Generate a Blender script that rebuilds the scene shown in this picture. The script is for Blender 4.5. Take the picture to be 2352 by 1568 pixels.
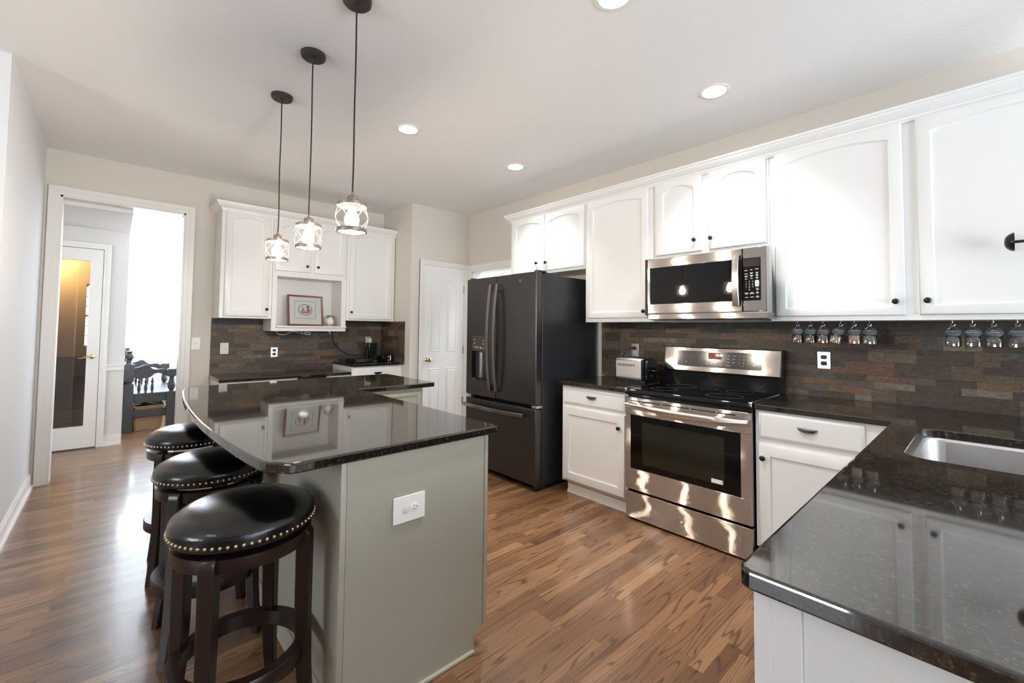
import bpy, bmesh, math, random
from mathutils import Vector, Matrix
R = math.radians
PI = math.pi
random.seed(7)
scene = bpy.context.scene
for o in list(bpy.data.objects):
    bpy.data.objects.remove(o)
COL = scene.collection

# ------------------------------------------------------------------ camera
H = 1.2805
YAW, PITCH, ROLL = R(42.533), R(2.2526), R(0.5824)
fw = Vector((math.sin(YAW)*math.cos(PITCH), math.cos(YAW)*math.cos(PITCH), math.sin(PITCH)))
rt0 = Vector((math.cos(YAW), -math.sin(YAW), 0))
up0 = rt0.cross(fw)
rt = rt0*math.cos(ROLL) + up0*math.sin(ROLL)
up = up0*math.cos(ROLL) - rt0*math.sin(ROLL)
cam = bpy.data.cameras.new('camera')
cam.sensor_width = 36.0
cam.lens = 996.36/2352*36.0
cam.shift_y = -(784-718.16)/2352
cam.clip_start = 0.02
camo = bpy.data.objects.new('camera', cam)
COL.objects.link(camo)
camo.matrix_world = Matrix(((rt.x, up.x, -fw.x, 0), (rt.y, up.y, -fw.y, 0), (rt.z, up.z, -fw.z, H), (0, 0, 0, 1)))
scene.camera = camo

# ------------------------------------------------------------------ world, exposure
w = bpy.data.worlds.new('sky'); scene.world = w; w.use_nodes = True
bg = w.node_tree.nodes['Background']
bg.inputs[0].default_value = (0.86, 0.93, 1.0, 1); bg.inputs[1].default_value = 4.0
vs = scene.view_settings
scene.display_settings.display_device = 'sRGB'
vs.view_transform = 'Standard'; vs.look = 'None'; vs.gamma = 1; vs.use_curve_mapping = False
vs.exposure = 0.52
scene.cycles.max_bounces = 10
scene.cycles.diffuse_bounces = 5
scene.cycles.glossy_bounces = 5
scene.cycles.transparent_max_bounces = 12
scene.cycles.transmission_bounces = 8
scene.cycles.caustics_reflective = False
scene.cycles.caustics_refractive = False
scene.cycles.sample_clamp_indirect = 6.0

def light(name, kind, loc, energy, color=(1, 1, 1), size=None, size_y=None, direction=None, spread=None, radius=None):
    l = bpy.data.lights.new(name, kind); l.energy = energy; l.color = color
    if kind == 'AREA':
        l.shape = 'RECTANGLE' if size_y else 'DISK'
        l.size = size
        if size_y: l.size_y = size_y
        if spread: l.spread = spread
    if radius is not None: l.shadow_soft_size = radius
    o = bpy.data.objects.new(name, l); COL.objects.link(o); o.location = loc
    if direction: o.rotation_euler = Vector(direction).to_track_quat('-Z', 'Y').to_euler()
    return o
DAY = (0.80, 0.90, 1.0)
WARM = (1.0, 0.72, 0.45)
# daylight at breakfast window and sidelight, dining lamp; the others are added fill lights
light('daylight_breakfast', 'AREA', (-3.9, 1.45, 1.55), 52, DAY, 1.15, 1.35, (1, -0.1, 0.6))
light('patio_fill', 'AREA', (1.9, -3.0, 1.35), 75, DAY, 1.9, 2.0, (-0.15, 1, 0.7))  # added fill light from behind the camera
light('foyer_fill', 'AREA', (3.1, 8.2, 2.0), 200, DAY, 1.4, 2.4, (-1, 0.2, 0), spread=R(100))  # added light inside the foyer, unseen, to overbrighten it
light('foyer_front_fill', 'AREA', (1.2, 6.5, 3.25), 115, DAY, 2.4, 0.5, (0, 1, -0.3), spread=R(140))  # added light out of view, washes the foyer front wall white
light('daylight_sidelight', 'AREA', (0.24, 9.3, 1.2), 40, DAY, 0.4, 1.8, (0, -1, 0))
light('side_hall_fill', 'AREA', (4.05, 4.0, 2.76), 45, DAY, 0.5, 0.5, (0, 0, -1))  # added light out of view, keeps the side hall white
light('dining_lamp', 'AREA', (-0.75, 9.05, 2.35), 22, (1.0, 0.72, 0.40), 0.3, direction=(0.25, 1, -0.35))

# ------------------------------------------------------------------ material helpers
class NT:
    def __init__(s, name):
        s.m = bpy.data.materials.new(name); s.m.use_nodes = True
        s.t = s.m.node_tree; s.n = s.t.nodes; s.l = s.t.links
        s.b = s.n['Principled BSDF']; s.out = s.n['Material Output']
        s._pos = None
    def new(s, k, **kw):
        x = s.n.new(k)
        for a, v in kw.items(): setattr(x, a, v)
        return x
    def put(s, sock, v):
        if hasattr(v, 'links'): s.l.new(v, sock)
        elif isinstance(v, (tuple, list)) and len(v) == 3 and sock.type == 'RGBA': sock.default_value = (*v, 1)
        else: sock.default_value = v
    def math(s, op, a, b=None, c=None):
        x = s.new('ShaderNodeMath', operation=op)
        s.put(x.inputs[0], a)
        if b is not None: s.put(x.inputs[1], b)
        if c is not None: s.put(x.inputs[2], c)
        return x.outputs[0]
    def pos(s):
        if s._pos is None:
            g = s.new('ShaderNodeNewGeometry'); x = s.new('ShaderNodeSeparateXYZ')
            s.l.new(g.outputs['Position'], x.inputs[0]); s._pos = (x.outputs[0], x.outputs[1], x.outputs[2], g.outputs['Position'])
        return s._pos
    def objpos(s):
        g = s.new('ShaderNodeTexCoord'); return g.outputs['Object']
    def vec(s, x, y, z):
        c = s.new('ShaderNodeCombineXYZ')
        for i, v in enumerate((x, y, z)): s.put(c.inputs[i], v)
        return c.outputs[0]
    def wn(s, x, y=0.0, z=0.0):
        t = s.new('ShaderNodeTexWhiteNoise', noise_dimensions='3D'); s.l.new(s.vec(x, y, z), t.inputs['Vector']); return t.outputs['Value'], t.outputs['Color']
    def noise(s, vec, scale=1.0, detail=2.0, rough=0.5, dist=0.0):
        t = s.new('ShaderNodeTexNoise'); s.l.new(vec, t.inputs['Vector'])
        t.inputs['Scale'].default_value = scale; t.inputs['Detail'].default_value = detail
        t.inputs['Roughness'].default_value = rough; t.inputs['Distortion'].default_value = dist
        return t.outputs[0]
    def ramp(s, fac, stops, interp='LINEAR'):
        r = s.new('ShaderNodeValToRGB'); r.color_ramp.interpolation = interp
        el = r.color_ramp.elements
        while len(el) < len(stops): el.new(0.5)
        for e, (p, c) in zip(el, stops):
            e.position = p; e.color = (*c, 1) if len(c) == 3 else c
        s.put(r.inputs[0], fac); return r.outputs[0]
    def mix(s, f, a, b, mode='MIX'):
        x = s.new('ShaderNodeMix', data_type='RGBA', blend_type=mode)
        s.put(x.inputs[0], f); s.put(x.inputs[6], a); s.put(x.inputs[7], b); return x.outputs[2]
    def bump(s, h, strength=0.1, dist=0.01):
        b = s.new('ShaderNodeBump'); b.inputs['Strength'].default_value = strength; b.inputs['Distance'].default_value = dist
        s.put(b.inputs['Height'], h); s.l.new(b.outputs[0], s.b.inputs['Normal']); return b
    def set(s, **kw):
        for k, v in kw.items(): s.put(s.b.inputs[k.replace('_', ' ')], v)
        return s

def plain(name, col, rough=0.5, metal=0.0, noise=0.0, bump=0.0, bscale=120, **kw):
    t = NT(name)
    base = col
    if noise:
        n = t.noise(t.objpos(), 9, 3)
        base = t.mix(n, tuple(c*(1-noise) for c in col), tuple(min(1, c*(1+noise)) for c in col))
    t.set(Base_Color=base, Roughness=rough, Metallic=metal, **kw)
    if bump: t.bump(t.noise(t.objpos(), bscale, 2), bump, 0.002)
    return t.m

def emit(name, col, s):
    t = NT(name); t.set(Base_Color=col, Emission_Color=col, Emission_Strength=s); return t.m

def clear(name, tint=(1, 1, 1), gloss=0.08, rough=0.02, edge=0.6):
    t = NT(name)
    tr = t.new('ShaderNodeBsdfTransparent'); tr.inputs[0].default_value = (*tint, 1)
    g = t.new('ShaderNodeBsdfGlossy'); g.inputs['Roughness'].default_value = rough
    lw = t.new('ShaderNodeLayerWeight'); lw.inputs[0].default_value = 0.25
    f = t.math('MULTIPLY_ADD', lw.outputs['Fresnel'], edge, gloss)
    mx = t.new('ShaderNodeMixShader'); t.l.new(f, mx.inputs[0]); t.l.new(tr.outputs[0], mx.inputs[1]); t.l.new(g.outputs[0], mx.inputs[2])
    t.l.new(mx.outputs[0], t.out.inputs[0]); return t.m

def m_wood_floor():
    t = NT('oak_strip_floor'); X, Y, Z, P = t.pos()
    W = 0.0572
    v = t.math('DIVIDE', Y, W); row = t.math('FLOOR', v); fv = t.math('FRACT', v)
    r1, _ = t.wn(row, 3.1)
    L = t.math('MULTIPLY_ADD', r1, 0.42, 0.42)
    uu = t.math('ADD', t.math('DIVIDE', X, L), t.math('MULTIPLY', r1, 17.3))
    idx = t.math('FLOOR', uu); fu = t.math('FRACT', uu)
    rb, rc = t.wn(row, idx, 1.7)
    rb2, _ = t.wn(row, idx, 8.2)
    base = t.ramp(rb, [(0, (0.115, 0.054, 0.026)), (0.35, (0.175, 0.085, 0.040)), (0.7, (0.225, 0.114, 0.054)), (1, (0.30, 0.165, 0.082))])
    # cathedral grain: contour lines of a stretched noise
    cv = t.vec(t.math('MULTIPLY_ADD', X, 0.95, t.math('MULTIPLY', rb, 41)), t.math('MULTIPLY_ADD', Y, 13, t.math('MULTIPLY', rb2, 23)), t.math('MULTIPLY', rb2, 57))
    n = t.noise(cv, 1.0, 1.5, 0.45)
    k = t.math('MULTIPLY_ADD', rb2, 55, 50)
    wv = t.math('SINE', t.math('MULTIPLY', n, k))
    lines = t.ramp(wv, [(0.3, (0, 0, 0)), (0.72, (0.12, 0.12, 0.12)), (1.0, (1, 1, 1))])
    c = t.mix(t.math('MULTIPLY', lines, 0.78), base, (0.05, 0.021, 0.009))
    fine = t.noise(t.vec(t.math('MULTIPLY', X, 9), t.math('MULTIPLY', Y, 420), t.math('MULTIPLY', rb, 9)), 1, 3, 0.6)
    c = t.mix(t.ramp(fine, [(0.50, (0, 0, 0)), (0.68, (0.75, 0.75, 0.75))]), c, (0.13, 0.062, 0.03))
    e1 = t.math('LESS_THAN', fv, 0.022); e2 = t.math('LESS_THAN', t.math('MULTIPLY', fu, L), 0.0016)
    edge = t.math('MAXIMUM', e1, e2)
    c = t.mix(t.math('MULTIPLY', edge, 0.7), c, (0.05, 0.025, 0.013))
    t.set(Base_Color=c, Roughness=t.math('MULTIPLY_ADD', fine, 0.10, 0.28), IOR=1.55, Coat_Weight=0.30, Coat_Roughness=0.13)
    t.bump(t.math('MULTIPLY_ADD', edge, -1.0, t.math('MULTIPLY', fine, 0.12)), 0.25, 0.0012)
    return t.m

def m_slate(axis):
    t = NT('slate_ledger_tile_' + axis); X, Y, Z, P = t.pos()
    U = X if axis == 'x' else Y
    h = 0.0385
    v = t.math('DIVIDE', t.math('SUBTRACT', Z, 0.881), h); v2 = t.math('MULTIPLY', v, 0.5); f2 = t.math('FLOOR', v2)
    pan = t.math('FLOOR', t.math('ADD', t.math('DIVIDE', U, 0.46), t.math('MULTIPLY', f2, 0.37)))
    wb, _ = t.wn(f2, pan, 9.3)
    big = t.math('GREATER_THAN', wb, 0.70); nb = t.math('SUBTRACT', 1.0, big)
    row = t.math('ADD', t.math('MULTIPLY', nb, t.math('FLOOR', v)), t.math('MULTIPLY', big, t.math('ADD', f2, 500.0)))
    fv = t.math('ADD', t.math('MULTIPLY', nb, t.math('FRACT', v)), t.math('MULTIPLY', big, t.math('FRACT', v2)))
    r1, _ = t.wn(row, 5.5)
    L = t.math('MULTIPLY_ADD', r1, 0.16, 0.14)
    uu = t.math('ADD', t.math('DIVIDE', U, L), t.math('MULTIPLY', r1, 31.7)); idx = t.math('FLOOR', uu); fu = t.math('FRACT', uu)
    rb, rc = t.wn(row, idx, 2.3); rb2, _ = t.wn(row, idx, 6.1)
    base = t.ramp(rb, [(0, (0.062, 0.043, 0.031)), (0.20, (0.115, 0.083, 0.058)), (0.36, (0.090, 0.083, 0.074)), (0.50, (0.145, 0.106, 0.072)),
                       (0.62, (0.070, 0.050, 0.036)), (0.74, (0.112, 0.102, 0.086)), (0.85, (0.165, 0.096, 0.053)), (0.94, (0.19, 0.155, 0.115)), (0.98, (0.14, 0.075, 0.046))], 'CONSTANT')
    q = t.vec(t.math('MULTIPLY_ADD', U, 26, t.math('MULTIPLY', rb, 30)), t.math('MULTIPLY', Z, 55), t.math('MULTIPLY', rb2, 20))
    n = t.noise(q, 1, 6, 0.72, 0.9)
    c = t.mix(t.ramp(n, [(0.3, (0, 0, 0)), (0.7, (1, 1, 1))]), t.mix(1.0, base, (0.50, 0.47, 0.44), 'MULTIPLY'), t.mix(1.0, base, (1.5, 1.4, 1.28), 'MULTIPLY'))
    rust = t.noise(t.vec(U, Z, rb2), 14, 4, 0.65)
    c = t.mix(t.math('MULTIPLY', t.ramp(rust, [(0.56, (0, 0, 0)), (0.72, (1, 1, 1))]), 0.45), c, (0.16, 0.075, 0.032))
    fine = t.noise(P, 170, 3, 0.7)
    c = t.mix(t.ramp(fine, [(0.35, (0.55, 0.55, 0.55)), (0.65, (0, 0, 0))]), c, t.mix(1.0, c, (0.5, 0.5, 0.5), 'MULTIPLY'))
    e1 = t.math('LESS_THAN', fv, 0.035); e2 = t.math('LESS_THAN', t.math('MULTIPLY', fu, L), 0.0016)
    edge = t.math('MAXIMUM', e1, e2)
    c = t.mix(t.math('MULTIPLY', edge, 0.75), c, (0.014, 0.011, 0.009))
    t.set(Base_Color=c, Roughness=0.5)
    t.bump(t.math('ADD', t.math('MULTIPLY_ADD', edge, -1.5, rb2), t.math('MULTIPLY', n, 0.9)), 0.5, 0.004)
    return t.m

def m_granite():
    t = NT('dark_speckled_granite'); X, Y, Z, P = t.pos()
    n1 = t.noise(P, 85, 5, 0.72, 0.25)
    n2 = t.noise(P, 190, 2, 0.6)
    n3 = t.noise(P, 340, 1, 0.5)
    c = t.ramp(n1, [(0.40, (0.006, 0.0055, 0.005)), (0.54, (0.018, 0.014, 0.010)), (0.62, (0.060, 0.044, 0.026)), (0.74, (0.105, 0.082, 0.052))])
    c = t.mix(t.ramp(n2, [(0.5, (0, 0, 0)), (0.62, (0.7, 0.7, 0.7))]), c, (0.010, 0.009, 0.008))
    c = t.mix(t.ramp(n3, [(0.69, (0, 0, 0)), (0.76, (0.6, 0.6, 0.6))]), c, (0.10, 0.093, 0.08))
    t.set(Base_Color=c, Roughness=0.045, IOR=1.85)
    return t.m

def m_brushed(name, col, rough=0.42, aniso=0.97, rot=0.25):
    t = NT(name); X, Y, Z, P = t.pos()
    n = t.noise(t.vec(t.math('MULTIPLY', X, 4), t.math('MULTIPLY', Y, 4), t.math('MULTIPLY', Z, 700)), 1, 2)
    c = t.mix(n, tuple(k*0.92 for k in col), tuple(k*1.06 for k in col))
    tg = t.new('ShaderNodeTangent', direction_type='RADIAL', axis='Z')
    t.set(Base_Color=c, Metallic=1.0, Roughness=rough, Anisotropic=aniso, Anisotropic_Rotation=rot)
    t.l.new(tg.outputs[0], t.b.inputs['Tangent'])
    wob = t.noise(t.vec(X, Y, t.math('MULTIPLY', Z, 2.2)), 2.2, 1)
    t.bump(wob, 0.10, 0.02)
    return t.m

def m_leather():
    t = NT('black_leather'); P = t.objpos()
    v = t.new('ShaderNodeTexVoronoi'); v.inputs['Scale'].default_value = 260; t.l.new(P, v.inputs['Vector'])
    n = t.noise(P, 14, 3)
    t.set(Base_Color=(0.003, 0.003, 0.0035), Roughness=t.math('MULTIPLY_ADD', n, 0.10, 0.17), IOR=1.55)
    t.bump(t.math('ADD', v.outputs['Distance'], t.math('MULTIPLY', n, 2.0)), 0.10, 0.002)
    return t.m

def m_dark_wood():
    t = NT('espresso_wood'); g = t.objpos(); x = t.new('ShaderNodeSeparateXYZ'); t.l.new(g, x.inputs[0])
    n = t.noise(t.vec(t.math('MULTIPLY', x.outputs[0], 60), t.math('MULTIPLY', x.outputs[1], 60), t.math('MULTIPLY', x.outputs[2], 6)), 1, 3)
    c = t.mix(n, (0.006, 0.003, 0.0027), (0.022, 0.0095, 0.007))
    t.set(Base_Color=c, Roughness=0.30); return t.m

def m_ceiling():
    t = NT('textured_ceiling_paint'); X, Y, Z, P = t.pos()
    t.set(Base_Color=(0.875, 0.86, 0.855), Roughness=0.9)
    t.bump(t.noise(P, 75, 3, 0.6), 0.35, 0.004); return t.m

def m_wall(name, col):
    t = NT(name); X, Y, Z, P = t.pos()
    t.set(Base_Color=col, Roughness=0.75)
    t.bump(t.noise(P, 140, 2, 0.6), 0.12, 0.002); return t.m

def m_wicker():
    t = NT('woven_wicker'); X, Y, Z, P = t.pos()
    a = t.math('SINE', t.math('MULTIPLY', Z, 420)); b = t.math('SINE', t.math('MULTIPLY', t.math('ADD', X, Y), 360))
    k = t.math('MULTIPLY', a, b); n = t.noise(P, 60, 2)
    c = t.mix(t.math('MULTIPLY_ADD', k, 0.35, 0.5), (0.33, 0.20, 0.11), (0.62, 0.44, 0.28))
    c = t.mix(t.math('MULTIPLY', n, 0.4), c, (0.45, 0.26, 0.13))
    t.set(Base_Color=c, Roughness=0.75); t.bump(k, 0.5, 0.004); return t.m

def m_streak(name, col, rough=0.13, k=0.8, wob=0.10):
    # horizontally brushed steel: every brush line tilts the normal a little up or down
    t = NT(name); X, Y, Z, P = t.pos()
    n = t.noise(t.vec(t.math('MULTIPLY', X, 3), t.math('MULTIPLY', Y, 3), t.math('MULTIPLY', Z, 600)), 1, 2)
    c = t.mix(n, tuple(q*0.93 for q in col), tuple(q*1.05 for q in col))
    w1, _ = t.wn(t.math('MULTIPLY', X, 9137.0), t.math('MULTIPLY', Y, 8731.0), t.math('MULTIPLY', Z, 9973.0))
    w2, _ = t.wn(t.math('MULTIPLY', X, 7321.0), t.math('MULTIPLY', Y, 9412.0), t.math('MULTIPLY', Z, 8111.0))
    tilt = t.math('MULTIPLY', t.math('SUBTRACT', t.math('ADD', w1, w2), 1.0), k/2)
    sway = t.math('MULTIPLY', t.math('SUBTRACT', t.noise(t.vec(t.math('MULTIPLY', X, 1.5), t.math('MULTIPLY', Y, 1.5), t.math('MULTIPLY', Z, 7)), 1, 1), 0.5), wob)
    g = t.new('ShaderNodeNewGeometry'); va = t.new('ShaderNodeVectorMath', operation='ADD'); vn = t.new('ShaderNodeVectorMath', operation='NORMALIZE')
    t.l.new(g.outputs['Normal'], va.inputs[0]); t.l.new(t.vec(0.0, sway, tilt), va.inputs[1]); t.l.new(va.outputs[0], vn.inputs[0]); t.l.new(vn.outputs[0], t.b.inputs['Normal'])
    t.set(Base_Color=c, Metallic=1.0, Roughness=rough)
    return t.m

M_FLOOR = m_wood_floor(); M_SLX = m_slate('x'); M_SLY = m_slate('y'); M_GRAN = m_granite()
M_STEEL = m_streak('brushed_stainless', (0.45, 0.415, 0.39), 0.10, 0.45)
M_TOAST = m_brushed('toaster_steel', (0.72, 0.69, 0.67), 0.36, 0.5)
M_STEELR = m_streak('range_front_stainless', (0.54, 0.49, 0.455), 0.06, 1.7, 0.12)
M_STEELH = m_brushed('handle_stainless', (0.66, 0.62, 0.58), 0.25, 0.6)
M_SINK = m_brushed('sink_stainless', (0.46, 0.44, 0.43), 0.40, 0.2, 0.0)
M_BLKST = m_brushed('black_stainless', (0.115, 0.108, 0.108), 0.36, 0.4)
M_BLKH = m_brushed('black_stainless_handle', (0.30, 0.275, 0.26), 0.26, 0.4)
M_FSIDE = plain('fridge_side_graphite', (0.020, 0.021, 0.024), 0.33, bump=0.06, bscale=500)
M_LEATH = m_leather(); M_DWOOD = m_dark_wood(); M_CEIL = m_ceiling()
M_WALL = m_wall('greige_wall_paint', (0.68, 0.635, 0.575))
M_WALLP = m_wall('pale_wall_daylight_tint', (0.72, 0.73, 0.75))  # white-grey paint with the blue cast of daylight put into the colour
M_WHITEW = m_wall('white_wall_paint', (0.84, 0.84, 0.84))
M_HALL = m_wall('pale_grey_hall_paint', (0.70, 0.70, 0.705))
M_TAN = m_wall('tan_dining_wall', (0.34, 0.25, 0.15))
M_WAINS = m_wall('dark_wainscot', (0.085, 0.075, 0.062))
M_CAB = plain('white_cabinet_paint', (0.80, 0.795, 0.785), 0.30)
M_TRIM = plain('white_trim_paint', (0.80, 0.785, 0.76), 0.35)
M_DOORW = plain('white_door_paint', (0.82, 0.815, 0.80), 0.38)
M_SAGE = plain('sage_grey_paint', (0.375, 0.358, 0.288), 0.42, noise=0.03)
M_BRONZE = plain('dark_bronze', (0.028, 0.024, 0.023), 0.30, 0.7)
M_PEWTER = plain('pewter_pull', (0.22, 0.22, 0.23), 0.25, 1.0)
M_CANOPY = plain('aged_bronze_canopy', (0.055, 0.048, 0.044), 0.45, 0.6, noise=0.2)
M_RING = plain('weathered_nickel', (0.34, 0.27, 0.23), 0.35, 0.9, noise=0.2)
M_WIRE = plain('pale_wire', (0.42, 0.34, 0.26), 0.4, 0.3)
M_BLACK = plain('gloss_black', (0.008, 0.008, 0.009), 0.12)
M_BLACKM = plain('matte_black', (0.012, 0.012, 0.013), 0.5)
M_BURN = plain('burner_grey', (0.10, 0.10, 0.10), 0.4)
M_RUBBER = plain('black_gasket', (0.006, 0.006, 0.006), 0.7)
M_GLASSB = plain('black_glass', (0.004, 0.004, 0.005), 0.03, 0.0, IOR=1.42)
M_OVENW = plain('oven_window', (0.020, 0.018, 0.012), 0.05, 0.0, IOR=1.5)
M_CTRL = plain('control_glass', (0.060, 0.050, 0.047), 0.10)
M_BRASS = plain('polished_brass', (0.86, 0.66, 0.32), 0.16, 1.0)
M_CHROME = plain('chrome', (0.75, 0.75, 0.76), 0.10, 1.0)
M_HINGE = plain('aged_hinge', (0.42, 0.38, 0.32), 0.35, 0.9)
M_PLATE = plain('white_plastic_plate', (0.86, 0.85, 0.82), 0.35)
M_PLATED = plain('cream_plastic', (0.74, 0.71, 0.64), 0.4)
M_STPL = plain('satin_steel_plate', (0.62, 0.62, 0.63), 0.3, 0.9)
M_GLASS = clear('clear_glass', (0.96, 0.97, 0.97), 0.05)
M_SHADE = clear('amber_clear_shade', (1.0, 0.97, 0.92), 0.004, 0.02, 0.05)
M_JAR = clear('jar_glass', (0.80, 0.83, 0.83), 0.16, 0.05)
M_PANE = clear('door_pane', (0.86, 0.86, 0.84), 0.05)
M_BULB = emit('lit_bulb', (1.0, 0.89, 0.75), 420)
M_CAN = emit('lit_downlight', (1.0, 0.96, 0.90), 22)
M_LEDR = emit('red_indicator', (1, 0.10, 0.05), 3)
M_LEDW = emit('white_display', (0.9, 0.95, 1.0), 2.5)
M_DISP = emit('red_display_panel', (0.16, 0.025, 0.02), 0.55)
M_LEG = plain('panel_legend', (0.62, 0.62, 0.60), 0.5)
M_LEGD = plain('dark_legend', (0.03, 0.028, 0.028), 0.4)
M_CHALK = plain('chalk_lettering', (0.75, 0.78, 0.80), 0.6)
M_LID = plain('slate_lid', (0.12, 0.135, 0.15), 0.3)
M_BENCH = plain('charcoal_paint', (0.035, 0.037, 0.041), 0.45, noise=0.15)
M_WICK = m_wicker()
M_SHOE = plain('black_shoe_leather', (0.008, 0.008, 0.010), 0.22)
M_FRAME = plain('reddish_brown_frame', (0.22, 0.085, 0.05), 0.35, noise=0.2)
M_MAT = plain('white_mat_board', (0.86, 0.86, 0.84), 0.8)
M_LEAF = plain('green_leaf', (0.10, 0.22, 0.06), 0.5, noise=0.3)
M_CERAM = plain('white_ceramic', (0.88, 0.87, 0.85), 0.15)
M_COAST = plain('tan_wood_base', (0.50, 0.34, 0.20), 0.5)
M_CORD = plain('black_cord', (0.014, 0.013, 0.013), 0.5)
M_CORDW = plain('white_cord', (0.78, 0.80, 0.80), 0.45)
M_NAIL = plain('antique_brass_nail', (0.62, 0.55, 0.38), 0.28, 1.0)
M_STICK = plain('white_sticker', (0.82, 0.82, 0.82), 0.6)
M_PAPER = {k: plain('ink_' + k, c, 0.8) for k, c in dict(grey=(0.30, 0.32, 0.36), red=(0.55, 0.16, 0.14), orange=(0.62, 0.30, 0.15), dark=(0.09, 0.07, 0.09), green=(0.35, 0.42, 0.28), line=(0.16, 0.17, 0.20)).items()}
M_SPICE = {k: plain('spice_' + k, c, 0.9, noise=0.25) for k, c in dict(brown=(0.16, 0.10, 0.07), dark=(0.075, 0.055, 0.045), tan=(0.55, 0.40, 0.24), salmon=(0.52, 0.30, 0.19), herb=(0.17, 0.155, 0.10), olive=(0.10, 0.09, 0.06), red=(0.085, 0.045, 0.04)).items()}
M_CURT = plain('sheer_curtain', (0.5, 0.46, 0.38), 0.9)
M_LAWN = emit('garden_view', (0.55, 0.75, 0.55), 1.0)

# ------------------------------------------------------------------ mesh builder
class MB:
    def __init__(s):
        s.bm = bmesh.new(); s.mi = 0; s.nf = set()
    def _mark(s):
        for f in s.bm.faces:
            if not f.tag: f.material_index = s.mi; f.tag = True
        return s
    def box(s, x0, x1, y0, y1, z0, z1, bev=0.0, seg=2):
        x0, x1 = sorted((x0, x1)); y0, y1 = sorted((y0, y1)); z0, z1 = sorted((z0, z1))
        r = bmesh.ops.create_cube(s.bm, size=1.0)
        for v in r['verts']:
            v.co = Vector(((v.co.x+.5)*(x1-x0)+x0, (v.co.y+.5)*(y1-y0)+y0, (v.co.z+.5)*(z1-z0)+z0))
        if bev:
            es = set(e for v in r['verts'] for e in v.link_edges)
            bmesh.ops.bevel(s.bm, geom=list(es), offset=bev, segments=seg, affect='EDGES', profile=0.5)
        return s._mark()
    def loops(s, loops, close=True, cap0=True, cap1=True):
        """skin a list of equally long vertex loops"""
        vs = [[s.bm.verts.new(p) for p in lp] for lp in loops]
        n = len(vs[0])
        for a, b in zip(vs, vs[1:]):
            for i in range(n if close else n-1):
                j = (i+1) % n
                try: s.bm.faces.new((a[i], a[j], b[j], b[i]))
                except ValueError: pass
        if cap0 and n > 2: s.bm.faces.new(list(reversed(vs[0])))
        if cap1 and n > 2: s.bm.faces.new(vs[-1])
        return s._mark()
    def prism(s, poly, a0, a1, f=lambda u, v, d: (u, v, d), bev=0.0):
        """poly in (u,v) extruded along d from a0 to a1; bev rounds the a1 rim"""
        if not bev:
            return s.loops([[f(u, v, a0) for u, v in poly], [f(u, v, a1) for u, v in poly]])
        ins = inset(poly, bev); ins2 = inset(poly, bev*0.3)
        sg = 1 if a1 > a0 else -1
        return s.loops([[f(u, v, a0) for u, v in poly], [f(u, v, a1-sg*bev) for u, v in poly],
                        [f(u, v, a1-sg*bev*0.3) for u, v in ins2], [f(u, v, a1) for u, v in ins]])
    def lathe(s, prof, mat=None, seg=32, cap=True):
        """profile of (r,z) turned about local z, then mat applied"""
        mat = mat or Matrix()
        lps = []
        for r, z in prof:
            r = max(r, 1e-5)
            lps.append([mat @ Vector((r*math.cos(2*PI*i/seg), r*math.sin(2*PI*i/seg), z)) for i in range(seg)])
        return s.loops(lps, True, cap, cap)
    def ring(s, prof, mat=None, seg=48):
        """closed profile turned about z (a torus-like solid)"""
        mat = mat or Matrix()
        lps = []
        for i in range(seg+1):
            a = 2*PI*i/seg
            lps.append([mat @ Vector((r*math.cos(a), r*math.sin(a), z)) for r, z in prof])
        s.loops(lps, True, False, False)
        bmesh.ops.remove_doubles(s.bm, verts=s.bm.verts, dist=1e-6)
        return s._mark()
    def tube(s, pts, r, seg=8, closed=False):
        pts = [Vector(p) for p in pts]; n = len(pts)
        rr = r if isinstance(r, (list, tuple)) else [r]*n
        lps = []; nrm = None
        for i, p in enumerate(pts):
            if closed: d = pts[(i+1) % n]-pts[i-1]
            else: d = pts[min(i+1, n-1)]-pts[max(i-1, 0)]
            d.normalize()
            if nrm is None:
                nrm = d.orthogonal().normalized()
            nrm = (nrm - d*nrm.dot(d)).normalized(); bn = d.cross(nrm)
            lps.append([p + (nrm*math.cos(2*PI*k/seg)+bn*math.sin(2*PI*k/seg))*rr[i] for k in range(seg)])
        if closed: lps.append(lps[0])
        return s.loops(lps, True, not closed, not closed)
    def ball(s, c, rad, seg=16, rings=10, mat=None):
        rx, ry, rz = rad if isinstance(rad, (tuple, list)) else (rad,)*3
        r = bmesh.ops.create_uvsphere(s.bm, u_segments=seg, v_segments=rings, radius=1.0)
        for v in r['verts']:
            q = Vector((v.co.x*rx, v.co.y*ry, v.co.z*rz))
            if mat: q = mat @ q
            v.co = q + Vector(c)
        return s._mark()

def inset(poly, d):
    n = len(poly)
    A = sum(poly[i][0]*poly[(i+1) % n][1]-poly[(i+1) % n][0]*poly[i][1] for i in range(n))
    sg = 1 if A > 0 else -1
    out = []
    for i in range(n):
        p, q, r = Vector(poly[i-1]), Vector(poly[i]), Vector(poly[(i+1) % n])
        e1 = (q-p); e2 = (r-q)
        if e1.length < 1e-9 or e2.length < 1e-9: out.append(tuple(q)); continue
        e1.normalize(); e2.normalize()
        n1 = Vector((-e1.y, e1.x))*sg; n2 = Vector((-e2.y, e2.x))*sg
        b = n1+n2
        k = max(b.length_squared/2, 0.3)
        out.append(tuple(q + b*(d/k)))
    return out

LOCS = {}
def rootloc(o):
    while o.parent: o = o.parent
    return LOCS[o.name]

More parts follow.
